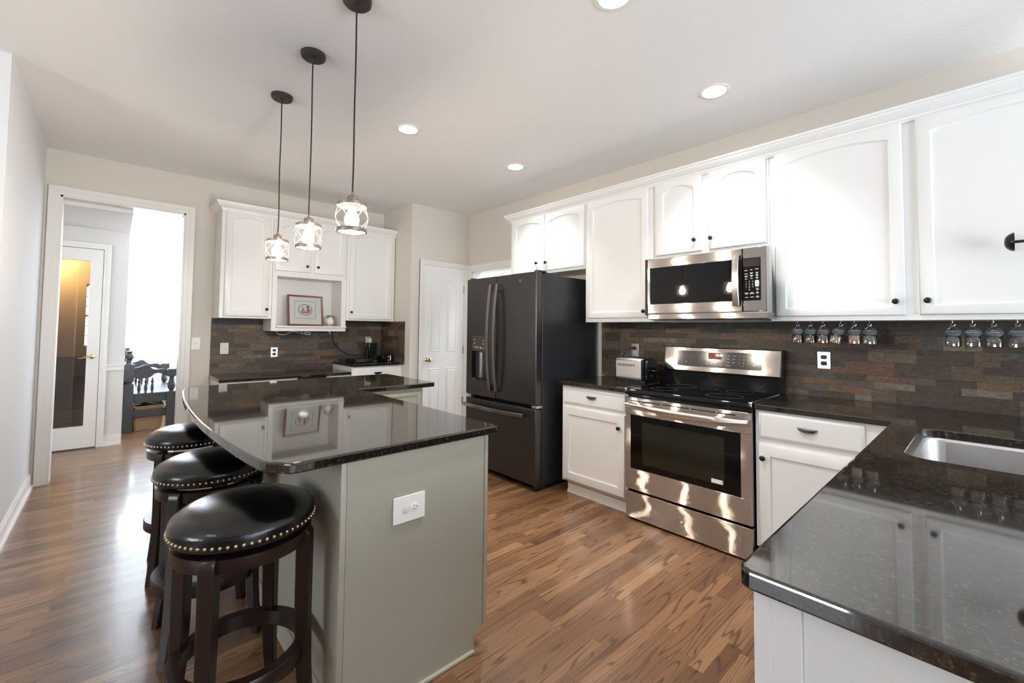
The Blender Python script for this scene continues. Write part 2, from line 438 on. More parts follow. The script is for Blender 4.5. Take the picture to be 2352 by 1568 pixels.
def build(name, mb, mat, parent=None, T=None, smooth=True, ang=38):
    bm = mb.bm
    if T is not None: bmesh.ops.transform(bm, matrix=T, verts=bm.verts)
    bmesh.ops.recalc_face_normals(bm, faces=bm.faces)
    if smooth:
        for f in bm.faces: f.smooth = True
        for e in bm.edges:
            if len(e.link_faces) == 2:
                a0, a1 = e.link_faces[0].calc_area(), e.link_faces[1].calc_area()
                an = e.calc_face_angle(0)
                if an > R(ang) or (an > R(3) and max(a0, a1) > 0.004 and max(a0, a1) > 10*min(a0, a1)): e.smooth = False
    if parent: loc = rootloc(parent)
    else:
        xs = [v.co for v in bm.verts]
        loc = Vector(((min(c.x for c in xs)+max(c.x for c in xs))/2, (min(c.y for c in xs)+max(c.y for c in xs))/2, min(c.z for c in xs)))
    bmesh.ops.translate(bm, vec=-loc, verts=bm.verts)
    me = bpy.data.meshes.new(name); bm.to_mesh(me); bm.free()
    for m in (mat if isinstance(mat, (list, tuple)) else [mat]): me.materials.append(m)
    o = bpy.data.objects.new(name, me); COL.objects.link(o)
    if parent: o.parent = parent
    else: o.location = loc; LOCS[o.name] = loc.copy()
    return o

def tag(o, label, cat, group=None, kind=None):
    o['label'] = label; o['category'] = cat
    if group: o['group'] = group
    if kind: o['kind'] = kind
    return o
def struct(name, mb, mat, **k):
    o = build(name, mb, mat, **k); o['kind'] = 'structure'; return o
def thing(name, label, cat, loc, group=None, kind=None):
    o = bpy.data.objects.new(name, None); COL.objects.link(o); o.empty_display_size = 0.05
    o.location = loc; LOCS[o.name] = Vector(loc)
    return tag(o, label, cat, group, kind)
def copy_tree(o, parent=None):
    c = o.copy(); COL.objects.link(c)
    if parent: c.parent = parent
    for ch in list(o.children): copy_tree(ch, c)
    return c

TX = Matrix(((0, 0, -1, 0), (-1, 0, 0, 0), (0, 1, 0, 0), (0, 0, 0, 1)))   # text facing -X
TY = Matrix(((1, 0, 0, 0), (0, 0, -1, 0), (0, 1, 0, 0), (0, 0, 0, 1)))    # text facing -Y
def text(name, items, mat, parent, base, T=None):
    """items: (string, loc, size); one mesh"""
    mb = MB()
    for body, loc, size in items:
        cu = bpy.data.curves.new('lettering', 'FONT'); cu.body = body; cu.size = size; cu.extrude = 0.0003
        cu.align_x = 'CENTER'; cu.align_y = 'CENTER'
        ob = bpy.data.objects.new('lettering', cu); COL.objects.link(ob)
        dg = bpy.context.evaluated_depsgraph_get()
        me = bpy.data.meshes.new_from_object(ob.evaluated_get(dg))
        me.transform(Matrix.Translation(Vector(loc)) @ base)
        mb.bm.from_mesh(me)
        bpy.data.meshes.remove(me); bpy.data.objects.remove(ob); bpy.data.curves.remove(cu)
    return build(name, mb, mat, parent, T=T, smooth=False)

def fX(x0): return lambda u, z, d: (x0-d, u, z)     # plane facing -X, u = world y
def fY(y0): return lambda u, z, d: (u, y0-d, z)     # plane facing -Y, u = world x
def fPX(x0): return lambda u, z, d: (x0+d, u, z)
def rect(u0, u1, v0, v1): return [(u0, v0), (u1, v0), (u1, v1), (u0, v1)]
def rrect(u0, u1, v0, v1, r, n=5):
    out = []
    for cx, cy, a0 in ((u1-r, v0+r, -90), (u1-r, v1-r, 0), (u0+r, v1-r, 90), (u0+r, v0+r, 180)):
        for i in range(n+1):
            a = R(a0+90*i/n); out.append((cx+r*math.cos(a), cy+r*math.sin(a)))
    return out

def panel_door(f, u0, u1, z0, z1, stile=0.056, rb=0.048, ztop=None, rise=0.0, t=0.020, rec=0.010):
    """framed door with a recessed panel whose top edge may be arched"""
    mb = MB()
    ztop = ztop if ztop is not None else z1-rb
    a, b = u0+stile, u1-stile; c = z0+rb
    N = 14 if rise else 2
    def loop(d):
        L = [(a+d, c+d), (b-d, c+d)]
        for i in range(N+1):
            s = i/N; u = (b-d) + ((a+d)-(b-d))*s
            L.append((u, ztop-d + rise*(1-(2*s-1)**2)))
        return L
    inner = loop(0)
    def outer(d):
        L = [(u0+d, z0+d), (u1-d, z0+d)]
        for i in range(N+1):
            s = i/N; L.append(((u1-d)+((u0+d)-(u1-d))*s, z1-d))
        return L
    P3 = lambda L, d: [f(u, z, d) for u, z in L]
    mb.loops([P3(outer(0), 0), P3(outer(0), t-0.005), P3(outer(0.0025), t-0.0015), P3(outer(0.007), t), P3(inner, t), P3(loop(0.0008), t-0.006), P3(loop(0.004), t-0.0075), P3(loop(0.007), t-rec), P3(loop(0.016), t-rec)])
    return mb
def slab_front(f, u0, u1, z0, z1, t=0.020):
    mb = MB(); o = lambda d: rect(u0+d, u1-d, z0+d, z1-d); P3 = lambda L, d: [f(u, z, d) for u, z in L]
    mb.loops([P3(o(0), 0), P3(o(0), t-0.009), P3(o(0.004), t-0.006), P3(o(0.010), t-0.004), P3(o(0.014), t)])
    return mb
KNOB = [(0.0065, 0), (0.0065, 0.002), (0.0048, 0.006), (0.0050, 0.011), (0.010, 0.014), (0.0142, 0.0185), (0.0146, 0.022), (0.0125, 0.0262), (0.007, 0.0290), (0.0, 0.0298)]
ZtoNX = Matrix.Rotation(R(-90), 4, 'Y')     # +z -> -x
ZtoNY = Matrix.Rotation(R(90), 4, 'X')      # +z -> -y
def knob(parent, p, axis, mat=M_BRONZE, name='knob', sc=1.0):
    mb = MB(); mb.lathe([(r*sc, z*sc) for r, z in KNOB], Matrix.Translation(p) @ (ZtoNX if axis == 'x' else ZtoNY), 20)
    return build(name, mb, mat, parent)
def cup_pull(parent, f, u, z, mat=M_PEWTER, a=0.044, out=0.026, h=0.022):
    mb = MB(); lps = []
    for i in range(9):
        ph = PI*i/8/2      # from rim (flat top) down to the bottom
        lps.append([f(u - a*math.cos(ph)*math.cos(PI*k/12) , z - h*math.sin(ph), 0.020 + out*math.cos(ph)*math.sin(PI*k/12)) for k in range(13)])
    mb.loops(lps, True, True, True)
    mb.prism([(u-a*1.04, z-0.001), (u+a*1.04, z-0.001), (u+a*1.04, z+0.004), (u-a*1.04, z+0.004)], 0.020, 0.023, f)
    return build('cup_pull', mb, mat, parent)

# ================================================================== SETTING
ZC = 2.728
XW, XL, YF = 3.31, -0.45, 5.143
XB, YB = -3.75, -2.8          # breakfast side wall, back wall
mb = MB(); mb.box(-4.0, 5.2, -3.1, 9.8, -0.12, 0.0); struct('floor', mb, M_FLOOR)
mb = MB(); mb.box(-4.0, 3.45, -3.1, 5.27, ZC, ZC+0.1); struct('ceiling', mb, M_CEIL)
mb = MB()
OY0, OY1, OZ = 3.48, 4.352, 2.005
mb.box(XW, XW+0.12, YB-0.1, OY0, 0, ZC).box(XW, XW+0.12, OY1, YF+0.13, 0, ZC).box(XW, XW+0.12, OY0, OY1, OZ, ZC)
struct('wall_right', mb, M_WALL)
DX0, DX1, DZ = -0.358, 0.474, 2.358
mb = MB(); mb.box(XL-0.12, DX0, YF, YF+0.125, 0, 3.6).box(DX1, XW+0.12, YF, YF+0.125, 0, 3.6).box(DX0, DX1, YF, YF+0.125, DZ, 3.6)
struct('wall_far', mb, M_WALL)
mb = MB(); mb.box(XL-0.12, XL, 3.49, YF, 0, ZC); struct('wall_left', mb, M_WALLP)
mb = MB(); mb.box(XB, XL-0.12, 3.49, 3.61, 0, ZC); struct('wall_breakfast_end', mb, M_WALL)
PX0, PX1, PZ = 2.652, 3.244, 2.040
PY = 4.432
mb = MB(); mb.box(2.49, PX0, PY, PY+0.11, 0, ZC).box(PX1, XW, PY, PY+0.11, 0, ZC).box(PX0, PX1, PY, PY+0.11, PZ, ZC).box(2.49, 2.60, PY+0.11, YF, 0, ZC)
struct('wall_pantry', mb, M_WALL)
# breakfast wall with two windows
mb = MB()
WY = [(0.85, 2.05)]
WZ0, WZ1 = 0.85, 2.25
mb.box(XB-0.12, XB, YB-0.1, WY[0][0], 0, ZC).box(XB-0.12, XB, WY[0][1], 3.61, 0, ZC)
for a, b in WY: mb.box(XB-0.12, XB, a, b, 0, WZ0).box(XB-0.12, XB, a, b, WZ1, ZC)
struct('wall_breakfast', mb, M_WALLP)
for k, (a, b) in enumerate(WY):
    mb = MB()
    for x0 in (XB-0.09,):
        mb.box(x0, x0+0.05, a, a+0.05, WZ0, WZ1).box(x0, x0+0.05, b-0.05, b, WZ0, WZ1).box(x0, x0+0.05, a, b, WZ0, WZ0+0.05).box(x0, x0+0.05, a, b, WZ1-0.05, WZ1).box(x0, x0+0.05, a, b, 1.53, 1.57)
    fr = struct('window_%d' % (k+1), mb, M_TRIM)
    g = MB(); g.box(XB-0.072, XB-0.068, a+0.05, b-0.05, WZ0+0.05, WZ1-0.05); build('pane', g, M_GLASS, fr)
# back wall, with an unseen patio door added for the frontal fill light
mb = MB(); mb.box(XB, -0.5, YB-0.12, YB, 0, ZC).box(2.9, XW+0.12, YB-0.12, YB, 0, ZC).box(-0.5, 2.9, YB-0.12, YB, 2.4, ZC).box(-0.5, 2.9, YB-0.12, YB, 0, 0.12)
struct('wall_back', mb, M_WALLP)
mb = MB()
for x in (-0.5, 0.60, 1.73, 2.83): mb.box(x, x+0.07, YB-0.09, YB-0.03, 0.12, 2.4)
mb.box(-0.5, 2.9, YB-0.09, YB-0.03, 0.12, 0.22).box(-0.5, 2.9, YB-0.09, YB-0.03, 2.3, 2.4)
fr = struct('window_3', mb, M_TRIM)
g = MB(); g.box(-0.45, 2.85, YB-0.065, YB-0.06, 0.2, 2.3); build('pane', g, M_GLASS, fr)

# casings and baseboards
def casing(f, u0, u1, z1, w, cw=0.068, t=0.018, sill=0.0):
    mb = MB()
    for a, b, c, d in ((u0-cw, u0, sill, z1+cw), (u1, u1+cw, sill, z1+cw), (u0, u1, z1, z1+cw)):
        mb.prism(rect(a, b, c, d), 0, t*0.65, f)
    for a, b, c, d in ((u0-cw, u0-cw*0.45, sill, z1+cw), (u1+cw*0.45, u1+cw, sill, z1+cw), (u0-cw*0.45, u1+cw*0.45, z1+cw*0.45, z1+cw)):
        mb.prism(rect(a, b, c, d), 0, t, f)
    return mb
mb = casing(fY(YF), DX0, DX1, DZ, 0, 0.07, 0.02)
mb.box(DX0, DX0+0.014, YF-0.004, YF+0.13, 0, DZ).box(DX1-0.014, DX1, YF-0.004, YF+0.13, 0, DZ).box(DX0, DX1, YF-0.004, YF+0.13, DZ-0.014, DZ)
struct('trim_1', mb, M_TRIM)
mb = casing(fY(PY), PX0, PX1, PZ, 0, 0.052, 0.018)
mb.box(PX0, PX0+0.005, PY-0.002, PY+0.1, 0, PZ).box(PX1-0.005, PX1, PY-0.002, PY+0.1, 0, PZ).box(PX0, PX1, PY-0.002, PY+0.1, PZ-0.005, PZ)
struct('trim_2', mb, M_TRIM)
mb = casing(fX(XW), OY0, OY1, OZ, 0, 0.075, 0.02)
mb.box(XW-0.003, XW+0.124, OY1-0.014, OY1, 0, OZ).box(XW-0.003, XW+0.124, OY0, OY0+0.014, 0, OZ).box(XW-0.003, XW+0.124, OY0, OY1, OZ-0.014, OZ)
struct('trim_3', mb, M_TRIM)
def baseb(name, f, u0, u1):
    mb = MB(); mb.prism(rect(u0, u1, 0, 0.095), 0, 0.013, f); mb.prism(rect(u0, u1, 0.095, 0.112), 0, 0.009, f); mb.prism(rect(u0, u1, 0, 0.020), 0, 0.026, f)
    return struct(name, mb, M_TRIM)
baseb('baseboard_left', fPX(XL), 3.49, YF-0.02)
baseb('baseboard_left_end', fY(3.49), XB, XL+0.013)
baseb('baseboard_far', fY(YF), DX1+0.07, 0.70)
baseb('baseboard_breakfast', fPX(XB), YB, 3.49)

# hall, foyer and dining room beyond the doorway
HY = 6.38
HX = 0.10
FX0, FX1, FZ = -0.93, -0.098, 2.095
mb = MB(); mb.box(-3.2, FX0, HY, HY+0.12, 0, 2.31).box(FX1, HX, HY, HY+0.12, 0, 2.31).box(FX0, FX1, HY, HY+0.12, FZ, 2.31)
mb.box(HX-0.12, HX, HY+0.12, 9.0, 0, 3.6).box(-3.2, HX, HY, HY+0.12, 2.39, 3.6)
struct('wall_hall', mb, M_HALL)
mb = MB(); mb.box(-3.2, HX, YF+0.125, HY+0.12, 2.31, 2.39); struct('ceiling_hall', mb, M_WHITEW)  # whiter than the hall walls: light off the floor put into the colour
mb = MB(); mb.box(-3.32, -3.2, YF, 9.7, 0, 3.6); struct('wall_hall_side', mb, M_WHITEW)
mb = casing(fY(HY), FX0, FX1, FZ, 0, 0.058, 0.02); mb.box(FX1-0.022, FX1+0.002, HY+0.034, HY+0.06, 0, FZ).box(FX0, FX1, HY+0.034, HY+0.06, FZ-0.02, FZ+0.002).box(FX0-0.002, FX0+0.022, HY+0.034, HY+0.06, 0, FZ); struct('trim_4', mb, M_DOORW)
mb = MB()
mb.prism(rect(-0.040, HX, 0.80, 0.815), 0, 0.016, fY(HY)).prism(rect(-0.040, HX, 0.815, 0.85), 0, 0.010, fY(HY)).prism(rect(-0.040, HX, 0.85, 0.865), 0, 0.024, fY(HY))
struct('trim_5', mb, M_DOORW)
baseb('baseboard_hall', fY(HY), -0.040, HX)
mb = MB()   # foyer front wall with sidelight opening and front door opening
mb.box(HX-0.12, 0.15, 9.0, 9.12, 0, 3.6).box(0.325, 0.40, 9.0, 9.12, 0, 2.05).box(1.31, 3.3, 9.0, 9.12, 0, 3.6).box(0.15, 1.31, 9.0, 9.12, 2.05, 3.6).box(0.15, 0.325, 9.0, 9.12, 0, 0.25)
struct('wall_foyer_front', mb, M_WHITEW)
mb = MB(); mb.box(3.2, 3.32, YF+0.125, 9.12, 0, 3.6); struct('wall_foyer_right', mb, M_WHITEW)
mb = MB(); mb.box(-3.2, 3.32, YF, 9.12, 3.6, 3.7); struct('ceiling_foyer', mb, M_WHITEW)
mb = MB()
for a, b in ((0.150, 0.175), (0.300, 0.325)): mb.box(a, b, 9.03, 9.07, 0.25, 2.05)
mb.box(0.175, 0.30, 9.03, 9.07, 0.25, 0.3).box(0.175, 0.30, 9.03, 9.07, 2.0, 2.05).box(0.175, 0.30, 9.04, 9.06, 0.86, 0.885).box(0.175, 0.30, 9.04, 9.06, 1.42, 1.44)
fr = struct('window_4', mb, M_DOORW); g = MB(); g.box(0.175, 0.30, 9.046, 9.05, 0.3, 2.0); build('pane', g, M_GLASS, fr)
mb = casing(fY(9.0), 0.15, 1.31, 2.05, 0, 0.07, 0.02); struct('trim_6', mb, M_DOORW)
def panel_relief(mb, f, u0, u1, z0, z1, t, arch=0.0, side=0):
    """raised panel with a moulded groove; arch lifts one top corner"""
    def L(d):
        n = 10; out = [(u0+d, z0+d), (u1-d, z0+d)]
        for i in range(n+1):
            s = i/n; u = (u1-d)+((u0+d)-(u1-d))*s
            q = (u-u0)/(u1-u0)
            if side == 1: k = math.sin(q*PI/2)**1.5
            elif side == -1: k = math.sin((1-q)*PI/2)**1.5
            else: k = 0
            out.append((u, z1-d+arch*k))
        return out
    P3 = lambda l, d: [f(u, z, d) for u, z in l]
    mb.loops([P3(L(0), t-0.0005), P3(L(0.003), t+0.003), P3(L(0.010), t+0.004), P3(L(0.014), t-0.0002), P3(L(0.030), t+0.0045), P3(L(0.034), t+0.0045)])
mb = MB(); f = fY(9.05); mb.prism(rect(0.405, 1.305, 0.01, 2.045), 0, 0.03, f)
for a, b in ((0.50, 0.80), (0.91, 1.21)):
    for c, d in ((0.15, 0.78), (0.95, 1.55), (1.68, 1.92)): panel_relief(mb, f, a, b, c, d, 0.03)
dr = struct('door_3', mb, M_DOORW)
for z in (0.35, 1.02, 1.75):
    g = MB(); g.box(0.398, 0.412, 9.008, 9.022, z, z+0.10); build('hinge', g, M_HINGE, dr)
# dining room shell behind the glazed door
mb = MB(); mb.box(-3.2, -0.33, 9.5, 9.62, 0.8, 2.75).box(-0.12, -0.02, 9.5, 9.62, 0.8, 2.75).box(-0.33, -0.12, 9.5, 9.62, 1.93, 2.75).box(-0.33, -0.12, 9.5, 9.62, 0.8, 0.93)
struct('wall_dining', mb, M_TAN)
mb = MB(); mb.box(-3.2, -0.02, 9.49, 9.62, 0, 0.80); struct('wall_dining_wainscot', mb, M_WAINS)
mb = MB(); mb.box(-3.2, -0.02, 6.5, 9.62, 2.6, 2.75); struct('ceiling_dining', mb, M_TAN)
mb = MB(); mb.box(-0.021, -0.019, 6.5, 9.5, 0, 2.6); struct('wall_dining_side', mb, M_TAN)
mb = MB(); mb.box(-0.33, -0.12, 9.52, 9.56, 0.93, 0.97).box(-0.33, -0.12, 9.52, 9.56, 1.89, 1.93).box(-0.33, -0.12, 9.52, 9.55, 1.42, 1.45).box(-0.235, -0.215, 9.52, 9.55, 0.93, 1.93)
for z in (1.12, 1.27, 1.58, 1.73): mb.box(-0.33, -0.12, 9.53, 9.545, z, z+0.012)
fr = struct('window_5', mb, M_DOORW); g = MB(); g.box(-0.33, -0.12, 9.538, 9.541, 0.95, 1.9); build('pane', g, M_GLASS, fr)
# side hall behind the right-hand opening
mb = MB(); mb.box(4.6, 4.7, 2.6, 5.4, 0, 2.8).box(XW+0.12, 4.7, 5.3, 5.4, 0, 2.8).box(XW+0.12, 4.7, 2.6, 2.7, 0, 2.8); struct('wall_side_hall', mb, M_WHITEW)
mb = MB(); mb.box(XW+0.12, 4.7, 2.6, 5.4, 2.8, 2.9); struct('ceiling_side_hall', mb, M_WHITEW)

# glazed door
mb = MB(); f = fY(HY+0.03)
DL0, DL1 = FX0+0.004, FX1-0.004
mb.prism(rect(DL0, DL0+0.10, 0.012, 2.09), 0, 0.035, f).prism(rect(DL1-0.098, DL1, 0.012, 2.09), 0, 0.035, f).prism(rect(DL0+0.10, DL1-0.098, 0.012, 0.235), 0, 0.035, f).prism(rect(DL0+0.10, DL1-0.098, 1.963, 2.09), 0, 0.035, f)
gd = struct('door_2', mb, M_DOORW)
g = MB(); g.prism(rect(DL0+0.10, DL1-0.098, 0.235, 1.963), 0.014, 0.020, f); build('pane', g, M_PANE, gd)
g = MB()
g.lathe([(0.024, 0), (0.024, 0.004), (0.017, 0.010), (0.010, 0.014), (0.009, 0.045), (0, 0.047)], Matrix.Translation((-0.155, HY-0.005, 0.955)) @ ZtoNY, 20)
g.tube([(-0.155, HY-0.045, 0.955), (-0.175, HY-0.052, 0.962), (-0.20, HY-0.053, 0.955), (-0.225, HY-0.052, 0.944), (-0.25, HY-0.05, 0.940), (-0.262, HY-0.05, 0.946)], [0.010, 0.0095, 0.008, 0.007, 0.006, 0.004], 10)
build('door_handle', g, M_BRASS, gd)

# pantry door
mb = MB(); f = fY(PY+0.015)
mb.prism(rect(PX0+0.006, PX1-0.006, 0.012, PZ-0.006), 0, 0.012, f)
panel_relief(mb, f, 2.752, 2.898, 1.015, 1.80, 0.012, 0.075, 1)
panel_relief(mb, f, 2.988, 3.136, 1.015, 1.80, 0.012, 0.075, -1)
panel_relief(mb, f, 2.752, 2.898, 0.20, 0.815, 0.012)
panel_relief(mb, f, 2.988, 3.136, 0.20, 0.815, 0.012)
pd = struct('door_1', mb, M_DOORW)
g = MB(); g.lathe([(0.026, 0), (0.026, 0.004), (0.012, 0.010), (0.010, 0.030), (0.022, 0.038), (0.028, 0.050), (0.026, 0.060), (0.014, 0.067), (0, 0.068)], Matrix.Translation((2.722, PY+0.003, 0.922)) @ ZtoNY, 24)
build('door_knob', g, M_BRASS, pd)
for z in (0.35, 0.98, 1.735):
    g = MB(); g.box(PX1-0.012, PX1+0.002, PY-0.006, PY+0.006, z, z+0.09); g.lathe([(0.005, 0), (0.005, 0.09)], Matrix.Translation((PX1-0.003, PY-0.006, z)), 10); build('hinge', g, M_HINGE, pd)

# backsplashes
mb = MB(); mb.box(3.298, XW-0.0005, -0.9, 2.375, 0.8815, 1.352)
tag(build('backsplash', mb, M_SLY), 'long brown and grey stacked slate backsplash behind the stainless range', 'backsplash')
mb = MB(); mb.box(0.706, 2.4785, YF-0.012, YF-0.0005, 0.8135, 1.366)
tag(build('backsplash', mb, M_SLX), 'slate tile backsplash on the far wall above the low desk counter', 'backsplash')
mb = MB(); mb.box(2.479, 2.4895, 4.545, YF-0.0005, 0.8995, 1.366)
tag(build('backsplash', mb, M_SLY), 'narrow slate backsplash piece on the pantry side wall, beside the black box', 'backsplash')
# ================================================================== WALL CABINETS, range wall
UX = 2.987
UZT = 2.392
def frame_front(mb, f, u0, u1, z0, z1, doors, t=0.0):
    pass
def wall_cab(label, y0, y1, z0, doors, name='wall_cabinet'):
    """doors: (u0,u1,z0,z1,knob_u,knob_z)"""
    t = thing(name, label, 'cabinet', (XW, (y0+y1)/2, z0), 'white wall cabinets over the range wall')
    mb = MB(); mb.box(UX, XW, y0, y1, z0, UZT, 0.0012, 1)
    build('body', mb, M_CAB, t)
    for u0, u1, a, b, ku, kz in doors:
        rise = 0.030 if u1-u0 > 0.4 else 0.040
        d = build('door', panel_door(fX(UX), u0, u1, a, b, 0.054, 0.046, b-0.062-0.015, rise), M_CAB, t)
        knob(d, (UX-0.020, ku, kz), 'x')
    return t
wall_cab('short two-door white cabinet above the dark refrigerator', 2.320, 3.277, 1.815, [(2.803, 3.245, 1.840, 2.375, 2.884, 1.920), (2.330, 2.790, 1.840, 2.375, 2.765, 1.915)])
wall_cab('tall narrow single-door white cabinet between refrigerator cabinet and microwave', 1.676, 2.318, 1.352, [(1.716, 2.288, 1.384, 2.378, 1.748, 1.432)])
wall_cab('short two-door white cabinet directly above the microwave', 0.892, 1.674, 1.806, [(1.310, 1.655, 1.841, 2.372, 1.355, 1.920), (0.909, 1.260, 1.841, 2.370, 1.241, 1.916)])
wall_cab('wide two-door white cabinet over the hanging spice jars', -0.42, 0.890, 1.350, [(0.270, 0.860, 1.377, 2.376, 0.307, 1.447), (-0.38, 0.219, 1.377, 2.376, 0.188, 1.447)])

def crown(path_fn, prof):
    mb = MB(); mb.loops([path_fn(d, z) for d, z in prof], False, False, False)
    return mb
CP = [(0.0, 2.372), (0.004, 2.372), (0.006, 2.384), (0.012, 2.386), (0.014, 2.394), (0.022, 2.400), (0.034, 2.412), (0.042, 2.424), (0.046, 2.430), (0.046, 2.436), (0.054, 2.438), (0.056, 2.450), (0.0, 2.452)]
mb = crown(lambda d, z: [(UX-0.02-d if False else UX-0.004-d, -0.44, z), (UX-0.004-d, 3.279+d, z), (XW-0.001, 3.279+d, z)], CP)
mb.box(UX, XW-0.001, -0.44, 3.277, 2.39, 2.452)
tag(build('crown_moulding', mb, M_CAB), 'long white crown moulding along the tops of the range wall cabinets', 'crown moulding')

# dark rod with domed finial on the front of the last wall cabinet
t = thing('towel_holder', 'dark metal rod with domed end on the rightmost white cabinet door', 'towel holder', (UX-0.02, -0.09, 1.65))
TH = (2.90, 1.689)
mb = MB(); mb.lathe([(0.0, 0.030), (0.014, 0.029), (0.026, 0.024), (0.036, 0.014), (0.041, 0.003), (0.041, 0.0), (0.0, -0.001)], Matrix.Translation((TH[0], -0.096, TH[1])) @ Matrix.Rotation(R(-90), 4, 'X'), 28); build('finial', mb, M_BRONZE, t)
mb = MB(); mb.tube([(TH[0], -0.095, TH[1]), (TH[0], -0.40, TH[1])], 0.0065, 12); build('rod', mb, M_BRONZE, t)
mb = MB(); mb.tube([(TH[0], -0.375, TH[1]), (UX-0.02, -0.375, TH[1])], 0.006, 10); mb.lathe([(0.03, 0), (0.03, 0.004), (0.012, 0.008), (0, 0.009)], Matrix.Translation((UX-0.020, -0.375, TH[1])) @ ZtoNX, 20); build('bracket', mb, M_BRONZE, t)

# ================================================================== BASE CABINETS, range wall
BX = 2.685     # face frame
CT, CTH = 0.881, 0.032
def base_cab(label, y0, y1, drawers, doors, sides=None):
    t = thing('base_cabinet', label, 'cabinet', (XW, (y0+y1)/2, 0), 'white base cabinets beside the range')
    mb = MB(); mb.box(BX, XW-0.002, y0, y1, 0.095, CT-CTH-0.0005, 0.001, 1); build('body', mb, M_CAB, t)
    mb = MB(); mb.box(BX+0.035, XW-0.002, y0+0.001, y1-0.03, 0, 0.095); mb.box(BX+0.027, BX+0.036, y0+0.001, y1-0.03, 0, 0.018); build('toe_kick', mb, M_CAB, t)
    for u0, u1, a, b in drawers:
        d = build('drawer', slab_front(fX(BX), u0, u1, a, b), M_CAB, t)
        cup_pull(d, fX(BX), (u0+u1)/2, (a+b)/2+0.012)
    for u0, u1, a, b, ku, kz in doors:
        d = build('door', panel_door(fX(BX), u0, u1, a, b, 0.058, 0.060, b-0.060), M_CAB, t)
        knob(d, (BX-0.020, ku, kz), 'x')
    return t
base_cab('white base cabinet left of the range, with one drawer over one door', 1.708, 2.312, [(1.727, 2.294, 0.705, 0.832)], [(1.727, 2.294, 0.112, 0.682, 1.768, 0.592)])
base_cab('white base cabinet right of the range, next to the peninsula', 0.272, 0.886, [(0.400, 0.866, 0.697, 0.838)], [(0.400, 0.866, 0.112, 0.664, 0.842, 0.590)])

# countertops
def slab_top(name, label, poly, z=CT, th=CTH, cat='countertop', hole=None, ogee=True):
    mb = MB(); bm = mb.bm
    def lp(d, zz): return [(u, v, zz) for u, v in inset(poly, d)]
    if not hole:
        mb.loops([lp(0.004, z-th), lp(0.0008, z-th+0.002), lp(0, z-th+0.005), lp(0, z-0.006), lp(0.0012, z-0.0025), lp(0.0035, z-0.0007), lp(0.007, z)])
    else:
        mb.loops([lp(0.004, z-th), lp(0.0008, z-th+0.002), lp(0, z-th+0.005), lp(0, z-0.006), lp(0.0012, z-0.0025), lp(0.0035, z-0.0007), lp(0.007, z)], True, False, False)
        # hole walls and bridged faces
        H0 = [(u, v, z-th) for u, v in hole]; H1 = [(u, v, z-0.003) for u, v in hole]; H2 = [(u, v, z) for u, v in inset(hole, -0.003)]
        mb.loops([H0, H1, H2], True, False, False)
        bmesh.ops.remove_doubles(bm, verts=bm.verts, dist=1e-6)
        for zz in (z, z-th):
            es = [e for e in bm.edges if len(e.link_faces) == 1 and all(abs(v.co.z-zz) < 1e-5 for v in e.verts)]
            bmesh.ops.triangle_fill(bm, use_beauty=True, edges=es)
        mb._mark()
    o = build(name, mb, M_GRAN, ang=9)
    return tag(o, label, cat)
XCF = 2.640
slab_top('countertop', 'short dark granite countertop between the refrigerator and range, under the toaster', [(XCF, 1.703), (XW-0.013, 1.703), (XW-0.013, 2.322), (XCF, 2.322)])
SY0, SY1, SX0, SX1 = -0.62, 0.196, 1.93, 2.56
sinkhole = rrect(SX0, SX1, SY0, SY1, 0.075, 6)
pen = [(0.797, -1.6)] + [(XW-0.013, -1.6), (XW-0.013, 0.888), (XCF+0.02, 0.888), (XCF+0.02, 0.297), (0.822, 0.297), (0.806, 0.291), (0.798, 0.276)]
slab_top('countertop', 'large dark granite peninsula countertop with the undermount sink', pen, hole=sinkhole)
# sink
t = thing('kitchen_sink', 'stainless steel undermount sink set in the granite peninsula', 'sink', ((SX0+SX1)/2, (SY0+SY1)/2, CT-CTH-0.20))
mb = MB(); zz = CT-CTH-0.0008
hi = lambda d, z: [(u, v, z) for u, v in inset(rrect(SX0, SX1, SY0, SY1, 0.075, 6), d)]
mb.loops([hi(-0.02, zz-0.002), hi(-0.02, zz), hi(0.012, zz), hi(0.018, zz-0.010), hi(0.022, zz-0.16), hi(0.032, zz-0.182), hi(0.055, zz-0.192), hi(0.09, zz-0.195)], True, False, True)
build('basin', mb, M_SINK, t)
mb = MB(); mb.ring([(0.028, -0.002), (0.044, 0.0), (0.046, 0.004), (0.028, 0.0)], Matrix.Translation(((SX0+SX1)/2, -0.2, zz-0.1935)), 28); build('drain', mb, M_CHROME, t)
# peninsula cabinet
t = thing('base_cabinet', 'white peninsula end cabinet under the nearest granite corner', 'cabinet', (1.6, -0.6, 0), 'white base cabinets beside the range')
mb = MB(); mb.box(0.835, BX-0.02, -1.5, 0.262, 0.09, CT-CTH-0.225); mb.box(0.835, 1.85, -1.5, 0.262, 0.09, CT-CTH-0.0005); mb.box(0.95, BX-0.02, -1.5, 0.19, 0, 0.09); mb.box(0.835, BX-0.02, 0.225, 0.262, 0.09, CT-CTH-0.0005); build('body', mb, M_CAB, t)
mb = MB(); mb.box(0.818, 0.835, -1.5, 0.250, 0, CT-CTH-0.0005, 0.001, 1); mb.box(0.812, 0.836, 0.250, 0.274, 0, CT-CTH-0.0005, 0.001, 1); mb.box(0.812, 0.819, 0.205, 0.2505, 0, CT-CTH-0.0005, 0.001, 1); build('end_panel', mb, M_CAB, t)

